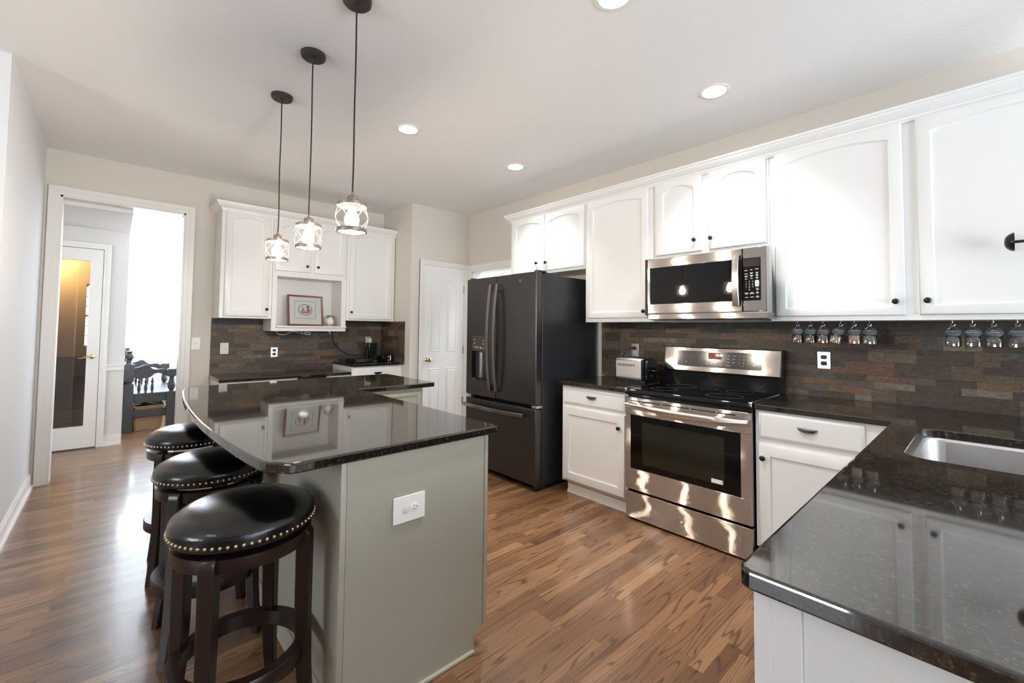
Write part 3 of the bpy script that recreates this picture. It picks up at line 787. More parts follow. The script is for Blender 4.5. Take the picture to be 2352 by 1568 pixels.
# ================================================================== REFRIGERATOR
FY0, FY1 = 2.412, 3.328
FX_ = 2.475
t = thing('refrigerator', 'dark stainless french-door refrigerator with water dispenser', 'refrigerator', (2.87, (FY0+FY1)/2, 0))
mb = MB(); mb.box(2.552, 3.27, FY0+0.006, FY1-0.006, 0.04, 1.738, 0.004, 2); mb.box(2.60, 2.80, FY0+0.03, FY0+0.10, 1.738, 1.758, 0.004); build('case', mb, M_FSIDE, t)
mb = MB(); mb.box(2.575, 3.25, FY0+0.02, FY1-0.02, 0.0, 0.045); build('plinth', mb, M_RUBBER, t)
mb = MB(); mb.box(2.542, 2.554, FY0+0.012, FY1-0.012, 0.06, 1.735); build('gasket', mb, M_RUBBER, t)
YS = 2.902
def fr_door(y0, y1, z0, z1, hole=None):
    mb = MB()
    mb.box(FX_, 2.543, y0, y1, z0, z1, 0.006, 3)
    return mb
# left door carries the dispenser recess
DY0, DY1, DZ0, DZ1 = 3.032, 3.245, 0.822, 1.222
mb = MB()
mb.box(2.50, 2.543, YS+0.003, FY1, 0.682, 1.752, 0.004, 2)
# front skin split round the dispenser, edges flush
mb.box(FX_, 2.505, YS+0.003, DY0, 0.682, 1.752, 0.002).box(FX_, 2.505, DY1, FY1, 0.682, 1.752, 0.002).box(FX_, 2.505, DY0-0.002, DY1+0.002, 0.682, DZ0, 0.0).box(FX_, 2.505, DY0-0.002, DY1+0.002, DZ1, 1.752, 0.0)
ld = build('door', mb, M_BLKST, t)
mb = MB(); mb.box(FX_-0.003, 2.503, DY0, DY1, 1.085, DZ1, 0.002); build('dispenser_panel', mb, M_CTRL, ld)
mb = MB(); mb.box(2.503, 2.512, DY0, DY1, DZ0, 1.085); mb.box(FX_-0.001, 2.505, DY0, DY0+0.004, DZ0, 1.085).box(FX_-0.001, 2.505, DY1-0.004, DY1, DZ0, 1.085).box(FX_-0.004, 2.505, DY0, DY1, DZ0, DZ0+0.016, 0.003); build('dispenser_recess', mb, M_BLACK, ld)
mb = MB(); mb.lathe([(0.026, 0), (0.026, 0.22), (0.020, 0.235)], Matrix.Translation((2.50, 3.128, 0.842)), 20); build('dispenser_paddle', mb, plain('grey_paddle', (0.16, 0.16, 0.165), 0.25, 0.5), ld)
for k, (yy, zz) in enumerate(((3.205, 1.185), (3.075, 1.180), (3.205, 1.155), (3.075, 1.150), (3.205, 1.12), (3.172, 1.118), (3.11, 1.114), (3.075, 1.11), (3.14, 1.117))):
    mb = MB(); mb.box(FX_-0.0042, FX_-0.002, yy-0.006, yy+0.006, zz-(0.008 if k in (5, 6) else 0.004), zz+(0.008 if k in (5, 6) else 0.004), 0.001)
    build('dispenser_button', mb, M_LEG, ld)
rd = build('door', fr_door(FY0, YS-0.003, 0.682, 1.752), M_BLKST, t)
mb = MB(); mb.lathe([(0.019, 0), (0.019, 0.0015), (0.017, 0.002), (0, 0.002)], Matrix.Translation((FX_+0.0005, 2.600, 1.690)) @ ZtoNX, 28); build('emblem', mb, M_LEGD, rd)
mb = MB(); mb.ring([(0.0145, 0.0018), (0.0165, 0.0018), (0.0165, 0.0028), (0.0145, 0.0028)], Matrix.Translation((FX_+0.0005, 2.600, 1.690)) @ ZtoNX, 28)
c = [(FX_-0.0016, 2.600-0.010*math.cos(a)*0.6, 1.690+0.009*math.sin(a*2)) for a in [2*PI*i/24 for i in range(24)]]
mb.tube(c, 0.0011, 6, True)
build('emblem_ring', mb, M_BLKH, rd)
def bow_handle(parent, y, z0, z1):
    mb = MB(); n = 16; lps = []
    for i in range(n+1):
        s = i/n; z = z0+(z1-z0)*s; bow = 0.030+0.036*(1-(2*s-1)**2)
        x = FX_-bow
        lps.append([(x+a, y+b, z) for a, b in ((-0.009, -0.012), (-0.009, 0.012), (-0.004, 0.016), (0.006, 0.016), (0.009, 0.012), (0.009, -0.012), (0.006, -0.016), (-0.004, -0.016))])
    mb.loops(lps)
    for z in (z0+0.03, z1-0.03): mb.box(FX_-0.040, FX_+0.001, y-0.014, y+0.014, z-0.028, z+0.028, 0.004)
    return build('handle', mb, M_BLKH, parent)
bow_handle(ld, 2.948, 0.745, 1.680); bow_handle(rd, 2.862, 0.745, 1.680)
fd = build('freezer_drawer', fr_door(FY0, FY1, 0.055, 0.650), M_BLKST, t)
mb = MB(); lps = []; n = 18
for i in range(n+1):
    s = i/n; y = 2.515+(3.318-2.515)*s; x = FX_-0.032-0.034*(1-(2*s-1)**2)
    lps.append([(x+a, y, 0.590+b) for a, b in ((-0.009, -0.012), (-0.009, 0.012), (-0.004, 0.016), (0.006, 0.016), (0.009, 0.012), (0.009, -0.012), (0.006, -0.016), (-0.004, -0.016))])
mb.loops(lps)
for y in (2.545, 3.288): mb.box(FX_-0.042, FX_+0.001, y-0.026, y+0.026, 0.577, 0.603, 0.004)
build('handle', mb, M_BLKH, fd)
for y in (FY0+0.03, FY1-0.03):
    mb = MB(); mb.box(FX_+0.012, 2.56, y-0.028, y+0.028, 0.655, 0.677, 0.003); build('hinge', mb, M_STPL, t)
    mb = MB(); mb.box(2.50, 2.60, y-0.022, y+0.022, 1.752, 1.766, 0.003); build('hinge', mb, M_BLACKM, t)
    mb = MB(); mb.box(2.50, 2.60, y-0.02, y+0.02, 0.018, 0.05, 0.003); mb.lathe([(0.018, 0), (0.018, 0.025)], Matrix.Translation((2.57, y, 0.0)), 14); build('foot', mb, M_BLACKM, t)

# ================================================================== RANGE
RY0, RY1 = 0.8935, 1.6985
RX = 2.640
t = thing('kitchen_range', 'stainless freestanding electric range with black glass cooktop', 'range', (2.95, (RY0+RY1)/2, 0))
mb = MB(); mb.box(RX+0.045, 3.27, RY0+0.004, RY1-0.004, 0.03, 0.862); build('body', mb, M_BLACK, t)
for x in (RX+0.10, 3.2):
    for y in (RY0+0.06, RY1-0.06):
        mb = MB(); mb.lathe([(0.02, 0), (0.02, 0.031)], Matrix.Translation((x, y, 0)), 14); build('foot', mb, M_BLACKM, t)
# cooktop
mb = MB(); poly = rrect(RX-0.004, 3.20, RY0-0.006, RY1+0.006, 0.012, 4)
mb.loops([[(u, v, z) for u, v in inset(poly, d)] for d, z in ((0.006, 0.842), (0.0, 0.848), (0.0, 0.872), (0.004, 0.882), (0.014, 0.886))])
ck = build('cooktop', mb, M_GLASSB, t)
for cx, cy, r in ((2.80, 1.10, 0.105), (2.80, 1.50, 0.085), (3.05, 1.10, 0.080), (3.05, 1.50, 0.105), (3.06, 1.30, 0.055)):
    mb = MB(); mb.ring([(r-0.0015, 0.0), (r, 0.0), (r, 0.0005), (r-0.0015, 0.0005)], Matrix.Translation((cx, cy, 0.8860)), 48)
    build('burner_ring', mb, M_BURN, ck)
mb = MB(); mb.box(RX+0.002, 2.84, RY0-0.0062, RY0-0.002, 0.884, 0.8925, 0.001).box(RX-0.006, RX+0.004, RY0-0.0062, RY0+0.012, 0.866, 0.890, 0.001); build('trim_strip', mb, M_CHROME, ck)
mb = MB(); mb.box(RX+0.002, 3.1, RY1+0.002, RY1+0.0062, 0.884, 0.8905, 0.001).box(RX-0.006, RX+0.004, RY1-0.012, RY1+0.0062, 0.862, 0.886, 0.001); build('trim_strip', mb, M_CHROME, ck)
# backguard, leaning back
TB = Matrix.Translation((3.165, 0, 0.99)) @ Matrix.Rotation(R(9), 4, 'Y') @ Matrix.Translation((-3.165, 0, -0.99))
mb = MB(); mb.box(3.200, 3.285, RY0+0.002, RY1-0.002, 0.862, 1.165, 0.006); mb.prism([(3.165, 0.885), (3.285, 0.885), (3.285, 0.985), (3.150, 0.985), (3.158, 0.94)], RY0+0.004, RY1-0.004, lambda u, v, d: (u, d, v)); bgd = build('backguard', mb, M_BLACK, t)
mb = MB(); f = fX(3.178); mb.prism(rrect(RY0, RY1, 0.988, 1.168, 0.006, 3), -0.02, 0.013, f, 0.006); pn = build('control_panel', mb, M_STEEL, t, T=TB)
mb = MB(); mb.prism(rrect(1.006, 1.590, 1.026, 1.140, 0.007, 3), 0.008, 0.0142, f, 0.001); gl = build('control_glass', mb, M_CTRL, pn, T=TB)
gx = 3.178-0.0146
def gy(px): return 1.590-(px-165)/(2240-165)*0.584
def gz(px, py):
    top = 150+(px-195)/(2050)*60; bot = 520+(px-165)/2040*135
    return 1.140-(py-top)/(bot-top)*0.114
for px, py in ((320, 240), (535, 245), (762, 258), (305, 412), (745, 437)):
    mb = MB(); mb.box(gx-0.0004, gx+0.002, gy(px)-0.009, gy(px)+0.009, gz(px, py)-0.0075, gz(px, py)+0.0075); build('burner_window', mb, M_LEGD, pn, T=TB)
mb = MB(); mb.box(gx-0.0003, gx+0.002, gy(1320), gy(985), gz(1150, 370), gz(1150, 205)); build('display', mb, M_DISP, pn, T=TB)
text('clock_digits', [('12:45', (gx-0.0012, gy(1250), gz(1250, 272)), 0.024)], M_LEDW, pn, TX, T=TB)
items = []
for i, dgt in enumerate('123456789'):
    px = 1740+(i % 3)*101; py = 285+(i//3)*92+(i % 3)*6; items.append((dgt, (gx-0.001, gy(px), gz(px, py)), 0.011))
items.append(('0', (gx-0.001, gy(1828), gz(1828, 553)), 0.011))
text('keypad_digits', items, M_LEG, pn, TX, T=TB)
mb = MB()
for px, py, wd in ((318, 298, 12), (535, 305, 12), (758, 320, 12), (300, 475, 12), (740, 500, 12), (410, 432, 34), (958, 418, 50), (1070, 425, 44), (1178, 430, 44), (1300, 432, 60), (955, 492, 70), (1062, 505, 40), (1172, 510, 44), (1298, 518, 70), (1485, 280, 44), (1618, 285, 50), (1482, 362, 50), (1612, 370, 48), (1478, 447, 56), (1606, 455, 52), (1475, 530, 80), (2092, 335, 80), (2092, 382, 40), (2078, 530, 66), (395, 298, 6), (612, 312, 6), (836, 328, 6), (375, 478, 6), (820, 508, 6)):
    wy = wd/2075*0.584/2; mb.box(gx-0.0004, gx+0.002, gy(px)-wy, gy(px)+wy, gz(px, py)-0.0018, gz(px, py)+0.0018)
build('key_legend', mb, M_LEG, pn, T=TB)
# oven door
f = fX(RX+0.045)
mb = MB(); ZD0, ZD1 = 0.205, 0.828
mb.prism(rect(RY0, RY1, ZD0, 0.349), 0, 0.045, f, 0.003).prism(rect(RY0, RY1, 0.708, ZD1), 0, 0.045, f, 0.003).prism(rect(RY0, 0.951, 0.349, 0.708), 0, 0.045, f).prism(rect(1.660, RY1, 0.349, 0.708), 0, 0.045, f)
od = build('oven_door', mb, M_STEELR, t)
mb = MB(); mb.prism(rrect(0.950, 1.661, 0.348, 0.709, 0.004, 2), 0.01, 0.0455, f, 0.001); build('door_glass', mb, M_GLASSB, od)
mb = MB(); mb.prism(rrect(1.040, 1.572, 0.390, 0.668, 0.012, 4), 0.04, 0.0460, f); build('oven_window', mb, M_OVENW, od)
mb = MB(); mb.prism(rrect(1.049, 1.115, 0.392, 0.416, 0.001, 2), 0.04, 0.0466, f); st = build('energy_sticker', mb, M_STICK, od)
mb = MB()
for k in range(3): mb.box(RX-0.0020, RX, 1.068, 1.110-0.004*(k == 2), 0.3975+0.006*k, 0.3990+0.006*k)
mb.box(RX-0.0020, RX, 1.051, 1.060, 0.396, 0.412)
build('sticker_print', mb, M_LEG, st)
for a, b in ((1.660, 1.585), (1.570, 1.440), (1.425, 1.345), (1.330, 1.250), (1.235, 1.090), (1.075, 0.975)):
    mb = MB(); mb.box(RX-0.0008, RX+0.01, b, a, 0.802, 0.808); build('vent_slot', mb, M_RUBBER, od)
mb = MB(); lps = []; n = 20
for i in range(n+1):
    s = i/n; y = RY0+0.012+(RY1-RY0-0.024)*s; e = 1-(2*s-1)**2
    x = RX-0.024-0.028*e; hh = 0.010+0.008*e; zc = 0.778-0.010*e
    lps.append([(x+a*0.010, y, zc+b*hh) for a, b in ((-1, -0.6), (-1, 0.6), (-0.5, 1), (0.6, 1), (1, 0.5), (1, -0.5), (0.6, -1), (-0.5, -1))])
mb.loops(lps)
for y in (RY0+0.022, RY1-0.022): mb.box(RX-0.026, RX+0.002, y-0.014, y+0.014, 0.766, 0.790, 0.003)
build('handle', mb, M_STEELH, od)
mb = MB(); mb.prism(rect(RY0, RY1, 0.014, 0.190), 0, 0.043, f, 0.003); build('storage_drawer', mb, M_STEELR, t)

# ================================================================== MICROWAVE
MY0, MY1 = 0.853, 1.622
MX = 2.800
t = thing('microwave', 'stainless over-the-range microwave with curved vertical handle', 'microwave', (3.05, (MY0+MY1)/2, 1.37))
mb = MB(); mb.box(2.845, XW-0.001, 0.900, 1.668, 1.395, 1.800); mb.box(2.845, 3.28, 0.896, 1.672, 1.366, 1.396) if False else None; mb.box(2.86, 3.20, MY0+0.03, 1.66, 1.372, 1.396); build('case', mb, M_BLACKM, t)
mb = MB(); mb.box(2.842, 2.90, MY0+0.004, MY1-0.002, 1.398, 1.802, 0.002); build('front_frame', mb, M_STPL, t)
f = fX(2.845); YM = 0.988
mb = MB(); mb.prism(rect(YM+0.002, MY1, 1.404, 1.474), 0, 0.045, f, 0.004).prism(rect(YM+0.002, MY1, 1.724, 1.790), 0, 0.045, f, 0.004).prism(rect(1.602, MY1, 1.470, 1.728), 0, 0.045, f).prism(rect(YM+0.002, 1.024, 1.470, 1.728), 0, 0.045, f)
md = build('door', mb, M_STEEL, t)
mb = MB(); mb.prism(rrect(1.020, 1.604, 1.470, 1.727, 0.005, 2), 0.01, 0.0458, f, 0.001); build('door_window', mb, M_GLASSB, md)
mb = MB(); lps = []; n = 18
for i in range(n+1):
    s = i/n; z = 1.440+(1.752-1.440)*s; e = 1-(2*s-1)**2; x = MX-0.022-0.030*e
    yc = 1.018-0.006*e
    lps.append([(x+a, yc+b, z) for a, b in ((-0.006, -0.016), (-0.006, 0.016), (-0.003, 0.019), (0.006, 0.017), (0.007, -0.017), (-0.003, -0.019))])
mb.loops(lps)
for z in (1.458, 1.734): mb.box(MX-0.024, MX+0.002, 1.008, 1.030, z-0.014, z+0.014, 0.003)
build('handle', mb, M_STEELH, md)
mb = MB(); mb.prism(rect(MY0, YM-0.001, 1.404, 1.790), 0, 0.045, f, 0.006); cp = build('control_panel', mb, M_STEEL, t)
mb = MB(); mb.prism(rrect(0.886, 0.985, 1.470, 1.727, 0.004, 2), 0.03, 0.0462, f, 0.001); build('keypad', mb, M_GLASSB, cp)
mb = MB(); mb.prism(rect(0.890, 0.983, 1.676, 1.722), 0.03, 0.0466, f); build('display', mb, plain('unlit_display', (0.028, 0.012, 0.014), 0.15), cp)
def ky(px): return 0.983-(px-180)/(495-180)*0.092
def kz(py): return 1.727-(py-205)/(1090-205)*0.257
kx = MX-0.0016
items = []
for i, dgt in enumerate('123456789'):
    items.append((dgt, (kx-0.0004, ky(236+(i % 3)*63), kz(702+(i//3)*53)), 0.013))
items.append(('0', (kx-0.0004, ky(296), kz(864)), 0.013))
text('keypad_digits', items, M_LEG, cp, TX)
mb = MB()
for px, py, wd in ((236, 463, 58), (336, 455, 40), (440, 447, 66), (236, 535, 62), (338, 520, 62), (338, 537, 34), (442, 515, 40), (442, 532, 40), (238, 580, 60), (238, 597, 40), (338, 573, 60), (338, 592, 34), (442, 565, 52), (442, 582, 40), (236, 640, 44), (338, 632, 44), (442, 617, 42), (442, 634, 44), (442, 690, 70), (442, 720, 80), (442, 755, 80), (442, 790, 72), (446, 845, 44), (446, 872, 46), (240, 932, 70), (240, 950, 44), (344, 925, 40), (344, 945, 88), (446, 922, 44), (446, 940, 46), (242, 1022, 54), (346, 1017, 64), (448, 1003, 34), (448, 1022, 62)):
    wy = wd/315*0.092/2; hh = 0.0045 if py in (690, 720, 755, 790) else 0.0019
    mb.box(kx, kx+0.002, ky(px)-wy, ky(px)+wy, kz(py)-hh, kz(py)+hh)
build('key_legend', mb, M_LEG, cp)
mb = MB(); mb.prism([(2.806, 1.366), (2.86, 1.360), (2.95, 1.360), (2.95, 1.398), (2.812, 1.398)], MY0+0.004, MY1+0.002, lambda u, v, d: (u, d, v)); build('vent_lip', mb, M_STEEL, t)

# ================================================================== TOASTER, outlets
t = thing('toaster', 'brushed steel toaster with black ends beside the range', 'toaster', (2.99, 1.82, CT))
TXF = 2.945
body = rrect(TXF, TXF+0.16, CT+0.022, CT+0.192, 0.022, 5)
mb = MB(); mb.prism(body, 1.762, 1.985, lambda u, v, d: (u, d, v), 0.002); build('shell', mb, M_TOAST, t)
mb = MB(); mb.prism(rrect(TXF-0.002, TXF+0.162, CT+0.010, CT+0.194, 0.024, 5), 1.742, 1.762, lambda u, v, d: (u, d, v)); mb.prism(rrect(TXF-0.002, TXF+0.162, CT+0.010, CT+0.194, 0.024, 5), 1.985, 1.993, lambda u, v, d: (u, d, v)); mb.prism(rrect(TXF+0.01, TXF+0.15, CT+0.02, CT+0.18, 0.02, 5), 1.716, 1.742, lambda u, v, d: (u, d, v)); mb.box(TXF+0.006, TXF+0.154, 1.735, 1.99, CT, CT+0.024); build('end_cap', mb, M_BLACK, t)
mb = MB()
for k in range(9): mb.box(TXF-0.0008, TXF+0.004, 1.822+k*0.017, 1.829+k*0.017, CT+0.128, CT+0.146)
build('vent_slot', mb, M_RUBBER, t)
for a in (0.04, 0.10):
    mb = MB(); mb.box(TXF+a, TXF+a+0.025, 1.765, 1.955, CT+0.190, CT+0.1945); build('bread_slot', mb, M_RUBBER, t)
mb = MB(); mb.tube([(TXF-0.0005, 1.96, CT+0.034), (TXF-0.0005, 1.955, CT+0.050), (TXF-0.0005, 1.945, CT+0.056), (TXF-0.0005, 1.835, CT+0.056), (TXF-0.0005, 1.828, CT+0.050), (TXF-0.0005, 1.826, CT+0.034)], 0.0012, 6); build('crumb_tray', mb, M_HINGE, t)
mb = MB(); mb.box(TXF+0.06, TXF+0.10, 1.690, 1.718, CT+0.098, CT+0.104, 0.002); build('lever', mb, M_CHROME, t)
mb = MB(); mb.lathe([(0.010, 0), (0.010, 0.012)], Matrix.Translation((TXF+0.08, 1.718, CT+0.06)) @ Matrix.Rotation(R(90), 4, 'X'), 14); build('browning_dial', mb, M_CHROME, t)
def outlet_plate(label, f, u, z, plate_mat, sock_mat, w=0.070, h=0.114, kind='duplex', grp=None, name='wall_outlet', cat='outlet', hole_mat=M_BLACKM):
    x, y, zz = f(u, z-h/2, 0)
    t = thing(name, label, cat, (x, y, zz), grp)
    mb = MB(); mb.prism(rrect(u-w/2, u+w/2, z-h/2, z+h/2, 0.003, 2), 0, 0.006, f, 0.002); build('cover_plate', mb, plate_mat, t)
    if kind == 'duplex':
        for dz in (-0.0195, 0.0195):
            poly = [(u+0.0165*math.cos(a), z+dz+max(-0.0125, min(0.0125, 0.017*math.sin(a)))) for a in [2*PI*i/28 for i in range(28)]]
            mb = MB(); mb.prism(poly, 0.003, 0.0075, f); s = build('socket', mb, sock_mat, t)
            mb = MB()
            for du in (-0.006, 0.006): mb.prism(rect(u+du-0.001, u+du+0.001, z+dz-0.001, z+dz+0.007), 0.006, 0.0079, f)
            mb.prism(rrect(u-0.0025, u+0.0025, z+dz-0.009, z+dz-0.004, 0.002, 2), 0.006, 0.0079, f)
            build('slot', mb, hole_mat, s)
    elif kind == 'switch':
        mb = MB(); mb.prism(rect(u-0.005, u+0.005, z-0.012, z+0.012), 0.004, 0.0068, f); s = build('toggle_bezel', mb, plate_mat, t)
        mb = MB(); mb.loops([[f(u+a, z+b, 0.006) for a, b in ((-0.004, -0.005), (0.004, -0.005), (0.004, 0.005), (-0.004, 0.005))], [f(u+a, z+b, 0.017) for a, b in ((-0.003, 0.003), (0.003, 0.003), (0.003, 0.009), (-0.003, 0.009))]]); build('toggle', mb, sock_mat, t)
    return t
GO = 'outlets and switches'
outlet_plate('steel outlet with black sockets on the slate, right of the range', fX(3.298), 0.688, 1.110, M_STPL, M_BLACK, 0.070, 0.108)
tp = outlet_plate('outlet behind the toaster with a black plug in it', fX(3.298), 2.028, 1.118, M_STPL, M_PLATED, 0.070, 0.112)
toaster = bpy.data.objects['toaster']
def smooth_pts(P, n=6):
    P = [Vector(p) for p in P]; out = []
    for i in range(len(P)-1):
        p0, p1, p2, p3 = P[max(i-1, 0)], P[i], P[i+1], P[min(i+2, len(P)-1)]
        for k in range(n):
            s = k/n; out.append(0.5*((2*p1)+(p2-p0)*s+(2*p0-5*p1+4*p2-p3)*s*s+(3*p1-3*p2+p3-p0)*s**3))
    out.append(P[-1]); return out
mb = MB(); mb.tube(smooth_pts([(3.264, 2.030, 1.138), (3.23, 2.06, 1.12), (3.18, 2.09, 1.05), (3.13, 2.10, 0.97), (3.09, 2.07, 0.905), (3.06, 2.02, 0.886), (3.03, 1.99, 0.888)]), 0.0035, 8); cd = build('power_cord', mb, M_CORD, toaster)
mb = MB(); mb.box(3.262, 3.290, 2.014, 2.042, 1.126, 1.150, 0.005); build('plug', mb, M_CORD, cd)
outlet_plate('white light switch plate beside the bright hall doorway', fY(YF), 0.587, 1.117, M_PLATE, M_PLATE, 0.072, 0.116, 'switch', name='light_switch', cat='switch')
outlet_plate('cream light switch on the slate at the left end of the desk', fY(YF-0.012), 0.820, 1.067, M_PLATED, M_PLATED, 0.072, 0.112, 'switch', name='light_switch', cat='switch')
outlet_plate('steel outlet with black sockets on the slate above the desk', fY(YF-0.012), 1.270, 1.018, M_STPL, M_BLACK, 0.068, 0.104)
tp = outlet_plate('steel outlet half hidden behind the black box, with a white adapter', fY(YF-0.012), 2.312, 1.125, M_STPL, M_PLATED, 0.068, 0.112)
t = tag(build('power_adapter', MB().box(2.302, 2.336, YF-0.060, YF-0.0195, 1.105, 1.160, 0.004), M_PLATE), 'small white power adapter plugged in above the black box', 'adapter')
# island outlet plate (landscape, blank hole on the left and one socket on the right)
t = thing('wall_outlet', 'large white landscape outlet plate on the end of the island', 'outlet', (0.796, 1.40, 0.597))
f = fY(1.40)
mb = MB(); mb.prism(rrect(0.734, 0.8585, 0.600, 0.691, 0.002, 2), 0, 0.005, f, 0.0015); pl = build('cover_plate', mb, M_PLATE, t)
mb = MB(); mb.lathe([(0.0165, 0), (0.0165, 0.0006), (0.0155, 0.0010), (0, 0.0010)], Matrix.Translation((0.782, 1.40-0.0045, 0.645)) @ ZtoNY, 28); build('blank_cap', mb, M_PLATED, t)
mb = MB(); mb.lathe([(0.015, 0), (0.015, 0.0014), (0.0135, 0.002), (0, 0.002)], Matrix.Translation((0.817, 1.40-0.0045, 0.645)) @ ZtoNY, 28); s = build('socket', mb, M_PLATE, t)
mb = MB(); mb.prism(rect(0.811, 0.817, 0.651, 0.6525), 0.004, 0.007, f).prism(rect(0.811, 0.817, 0.638, 0.6395), 0.004, 0.007, f).prism(rrect(0.8235, 0.8275, 0.643, 0.648, 0.0019, 2), 0.004, 0.007, f); build('slot', mb, M_BLACKM, s)

# ================================================================== SPICE JARS on hooks
def jar_proto(label, spice, fill, lidtext, grp, tilt=0.0):
    t = thing('spice_jar', label, 'jar', (0, 0, 0), grp)
    T0 = Matrix.Rotation(R(tilt), 4, 'X')
    prof = [(0.0, -0.115), (0.021, -0.115), (0.0245, -0.112), (0.0245, -0.076), (0.022, -0.068), (0.019, -0.064), (0.019, -0.058)]
    # squarish jar body: superellipse section
    def sec(r, z, p):
        return [((abs(math.cos(a))**p)*math.copysign(r, math.cos(a)), (abs(math.sin(a))**p)*math.copysign(r, math.sin(a)), z) for a in [2*PI*i/28 for i in range(28)]]
    mb = MB(); mb.loops([sec(r, z, 0.55 if z < -0.070 else 1.0) for r, z in prof[1:]]); build('jar_body', mb, M_JAR, t, T=T0)
    mb = MB(); zt = -0.113+fill*0.045
    mb.loops([sec(0.0225, -0.1135, 0.55), sec(0.0225, zt, 0.55)]); build('contents', mb, M_SPICE[spice], t, T=T0)
    TLid = T0 @ Matrix.Translation((0, 0, -0.050)) @ Matrix.Rotation(R(-38), 4, 'Y')
    mb = MB(); mb.lathe([(0.021, -0.006), (0.0255, -0.004), (0.0265, 0.000), (0.0255, 0.005), (0.022, 0.0075), (0, 0.008)], TLid, 28); lid = build('lid', mb, M_LID, t)
    mb = MB(); mb.ring([(0.0262, -0.006), (0.0282, -0.006), (0.0282, -0.003), (0.0262, -0.003)], TLid, 28); mb.ring([(0.0235, -0.013), (0.0255, -0.013), (0.0255, -0.010), (0.0235, -0.010)], TLid, 28)
    mb.tube([TLid @ Vector((-0.026, -0.012, -0.006)), TLid @ Vector((-0.030, -0.006, -0.03)), TLid @ Vector((-0.028, 0, -0.040)), TLid @ Vector((-0.030, 0.006, -0.03)), TLid @ Vector((-0.026, 0.012, -0.006))], 0.0012, 6)
    mb.tube([(0.0, -0.017, -0.036), (0, 0.0, -0.019), (0.0, 0.017, -0.036)], 0.0016, 6)
    mb.tube([(0.0, -0.017, -0.036), (0.004, -0.021, -0.044)], 0.0014, 6); mb.tube([(0.0, 0.017, -0.036), (0.004, 0.021, -0.044)], 0.0014, 6)
    build('wire_bail', mb, M_CHROME, t)
    BT = Matrix(((0, 0, 1, 0), (-1, 0, 0, 0), (0, 1, 0, 0), (0, 0, 0, 1)))
    it = []
    lines = lidtext.split('\n')
    for i, ln in enumerate(lines):
        it.append((ln, (0, 0, 0), 0.0125 if len(ln) < 7 else 0.0105))
    mbs = []
    mbt = MB()
    for i, (ln, _, sz) in enumerate(it):
        cu = bpy.data.curves.new('lettering', 'FONT'); cu.body = ln; cu.size = sz; cu.extrude = 0.0002; cu.align_x = 'CENTER'; cu.align_y = 'CENTER'
        ob = bpy.data.objects.new('lettering', cu); COL.objects.link(ob); dg = bpy.context.evaluated_depsgraph_get()
        me = bpy.data.meshes.new_from_object(ob.evaluated_get(dg))
        off = ((len(lines)-1)/2-i)*0.013
        # text x -> -Y, text y -> +X (towards the wall), normal up
        me.transform(TLid @ Matrix.Translation((off, 0, 0.0084)) @ Matrix(((0, 1, 0, 0), (-1, 0, 0, 0), (0, 0, 1, 0), (0, 0, 0, 1))))
        mbt.bm.from_mesh(me); bpy.data.meshes.remove(me); bpy.data.objects.remove(ob); bpy.data.curves.remove(cu)
    build('lid_lettering', mbt, M_CHALK, lid, smooth=False)
    return t
GJ = 'glass spice jars hanging under the wall cabinet'
JX = 3.06
jars = [(0.768, 'brown', 0.9, 'Sweet\nBasil', 'leftmost hanging glass spice jar of the six near the microwave', 0),
        (0.703, 'dark', 0.8, 'Thyme', 'hanging spice jar second from the microwave, with one-line lid lettering', 0),
        (0.640, 'brown', 0.9, 'Parsley', 'hanging spice jar left of the tilted pale one', 0),
        (0.556, 'tan', 0.75, 'Onion', 'tilted hanging spice jar with pale tan contents', 13),
        (0.494, 'salmon', 0.95, 'Garlic', 'hanging spice jar with pinkish orange contents', 0),
        (0.428, 'herb', 0.9, 'Italian', 'hanging spice jar with dull green contents, right end of the six', 0),
        (0.107, 'olive', 0.7, 'Oregano', 'first jar of the right-hand hanging group, lettered Oregano', 0),
        (0.039, 'dark', 0.7, 'Chili\nPowder', 'second jar of the right-hand hanging group, lid with two lines', 0),
        (-0.029, 'red', 0.8, 'Bay\nLeaves', 'third jar of the right-hand hanging group, over dark red spice', 0),
        (-0.103, 'dark', 0.6, 'Nutmeg', 'rightmost hanging spice jar, lettered Nutmeg, at the picture edge', 0)]
hook0 = None
for k, (y, sp, fill, tx, lab, tilt) in enumerate(jars):
    j = jar_proto(lab, sp, fill, tx, GJ, tilt)
    j.scale = (1.15, 1.15, 1.06); j.location = (JX, y, 1.3425); j.rotation_euler = (0, 0, R(random.uniform(-10, 6)))
    hl = 'screw hook holding the ' + lab.replace('hanging ', '', 1) if False else None
    if hook0 is None:
        mb = MB(); mb.tube(smooth_pts([(0, 0, 0.008), (0, 0, -0.006), (0, 0.006, -0.013), (0, 0.003, -0.021), (0, -0.006, -0.020), (0, -0.009, -0.012)], 4), 0.0021, 8)
        mb.ball((0, 0, 0.002), 0.0032, 10, 8)
        hook0 = h = build('cup_hook', mb, M_CHROME); base = h.location.copy()
    else:
        h = hook0.copy(); COL.objects.link(h)
    h.location = (JX, y, 1.3425+base.z)
    tag(h, ['small chrome hook carrying the jar nearest the microwave', 'chrome hook over the jar lettered Thyme', 'chrome hook over the jar just left of the tilted one', 'chrome hook bent in an S over the tilted tan jar', 'chrome hook over the jar of pinkish orange spice', 'chrome hook over the dull green jar ending the six', 'chrome hook over the jar lettered Oregano', 'chrome hook over the jar second in the right-hand group', 'chrome hook over the jar third in the right-hand group', 'chrome hook over the jar lettered Nutmeg'][k], 'hook', 'chrome hooks under the wall cabinet')

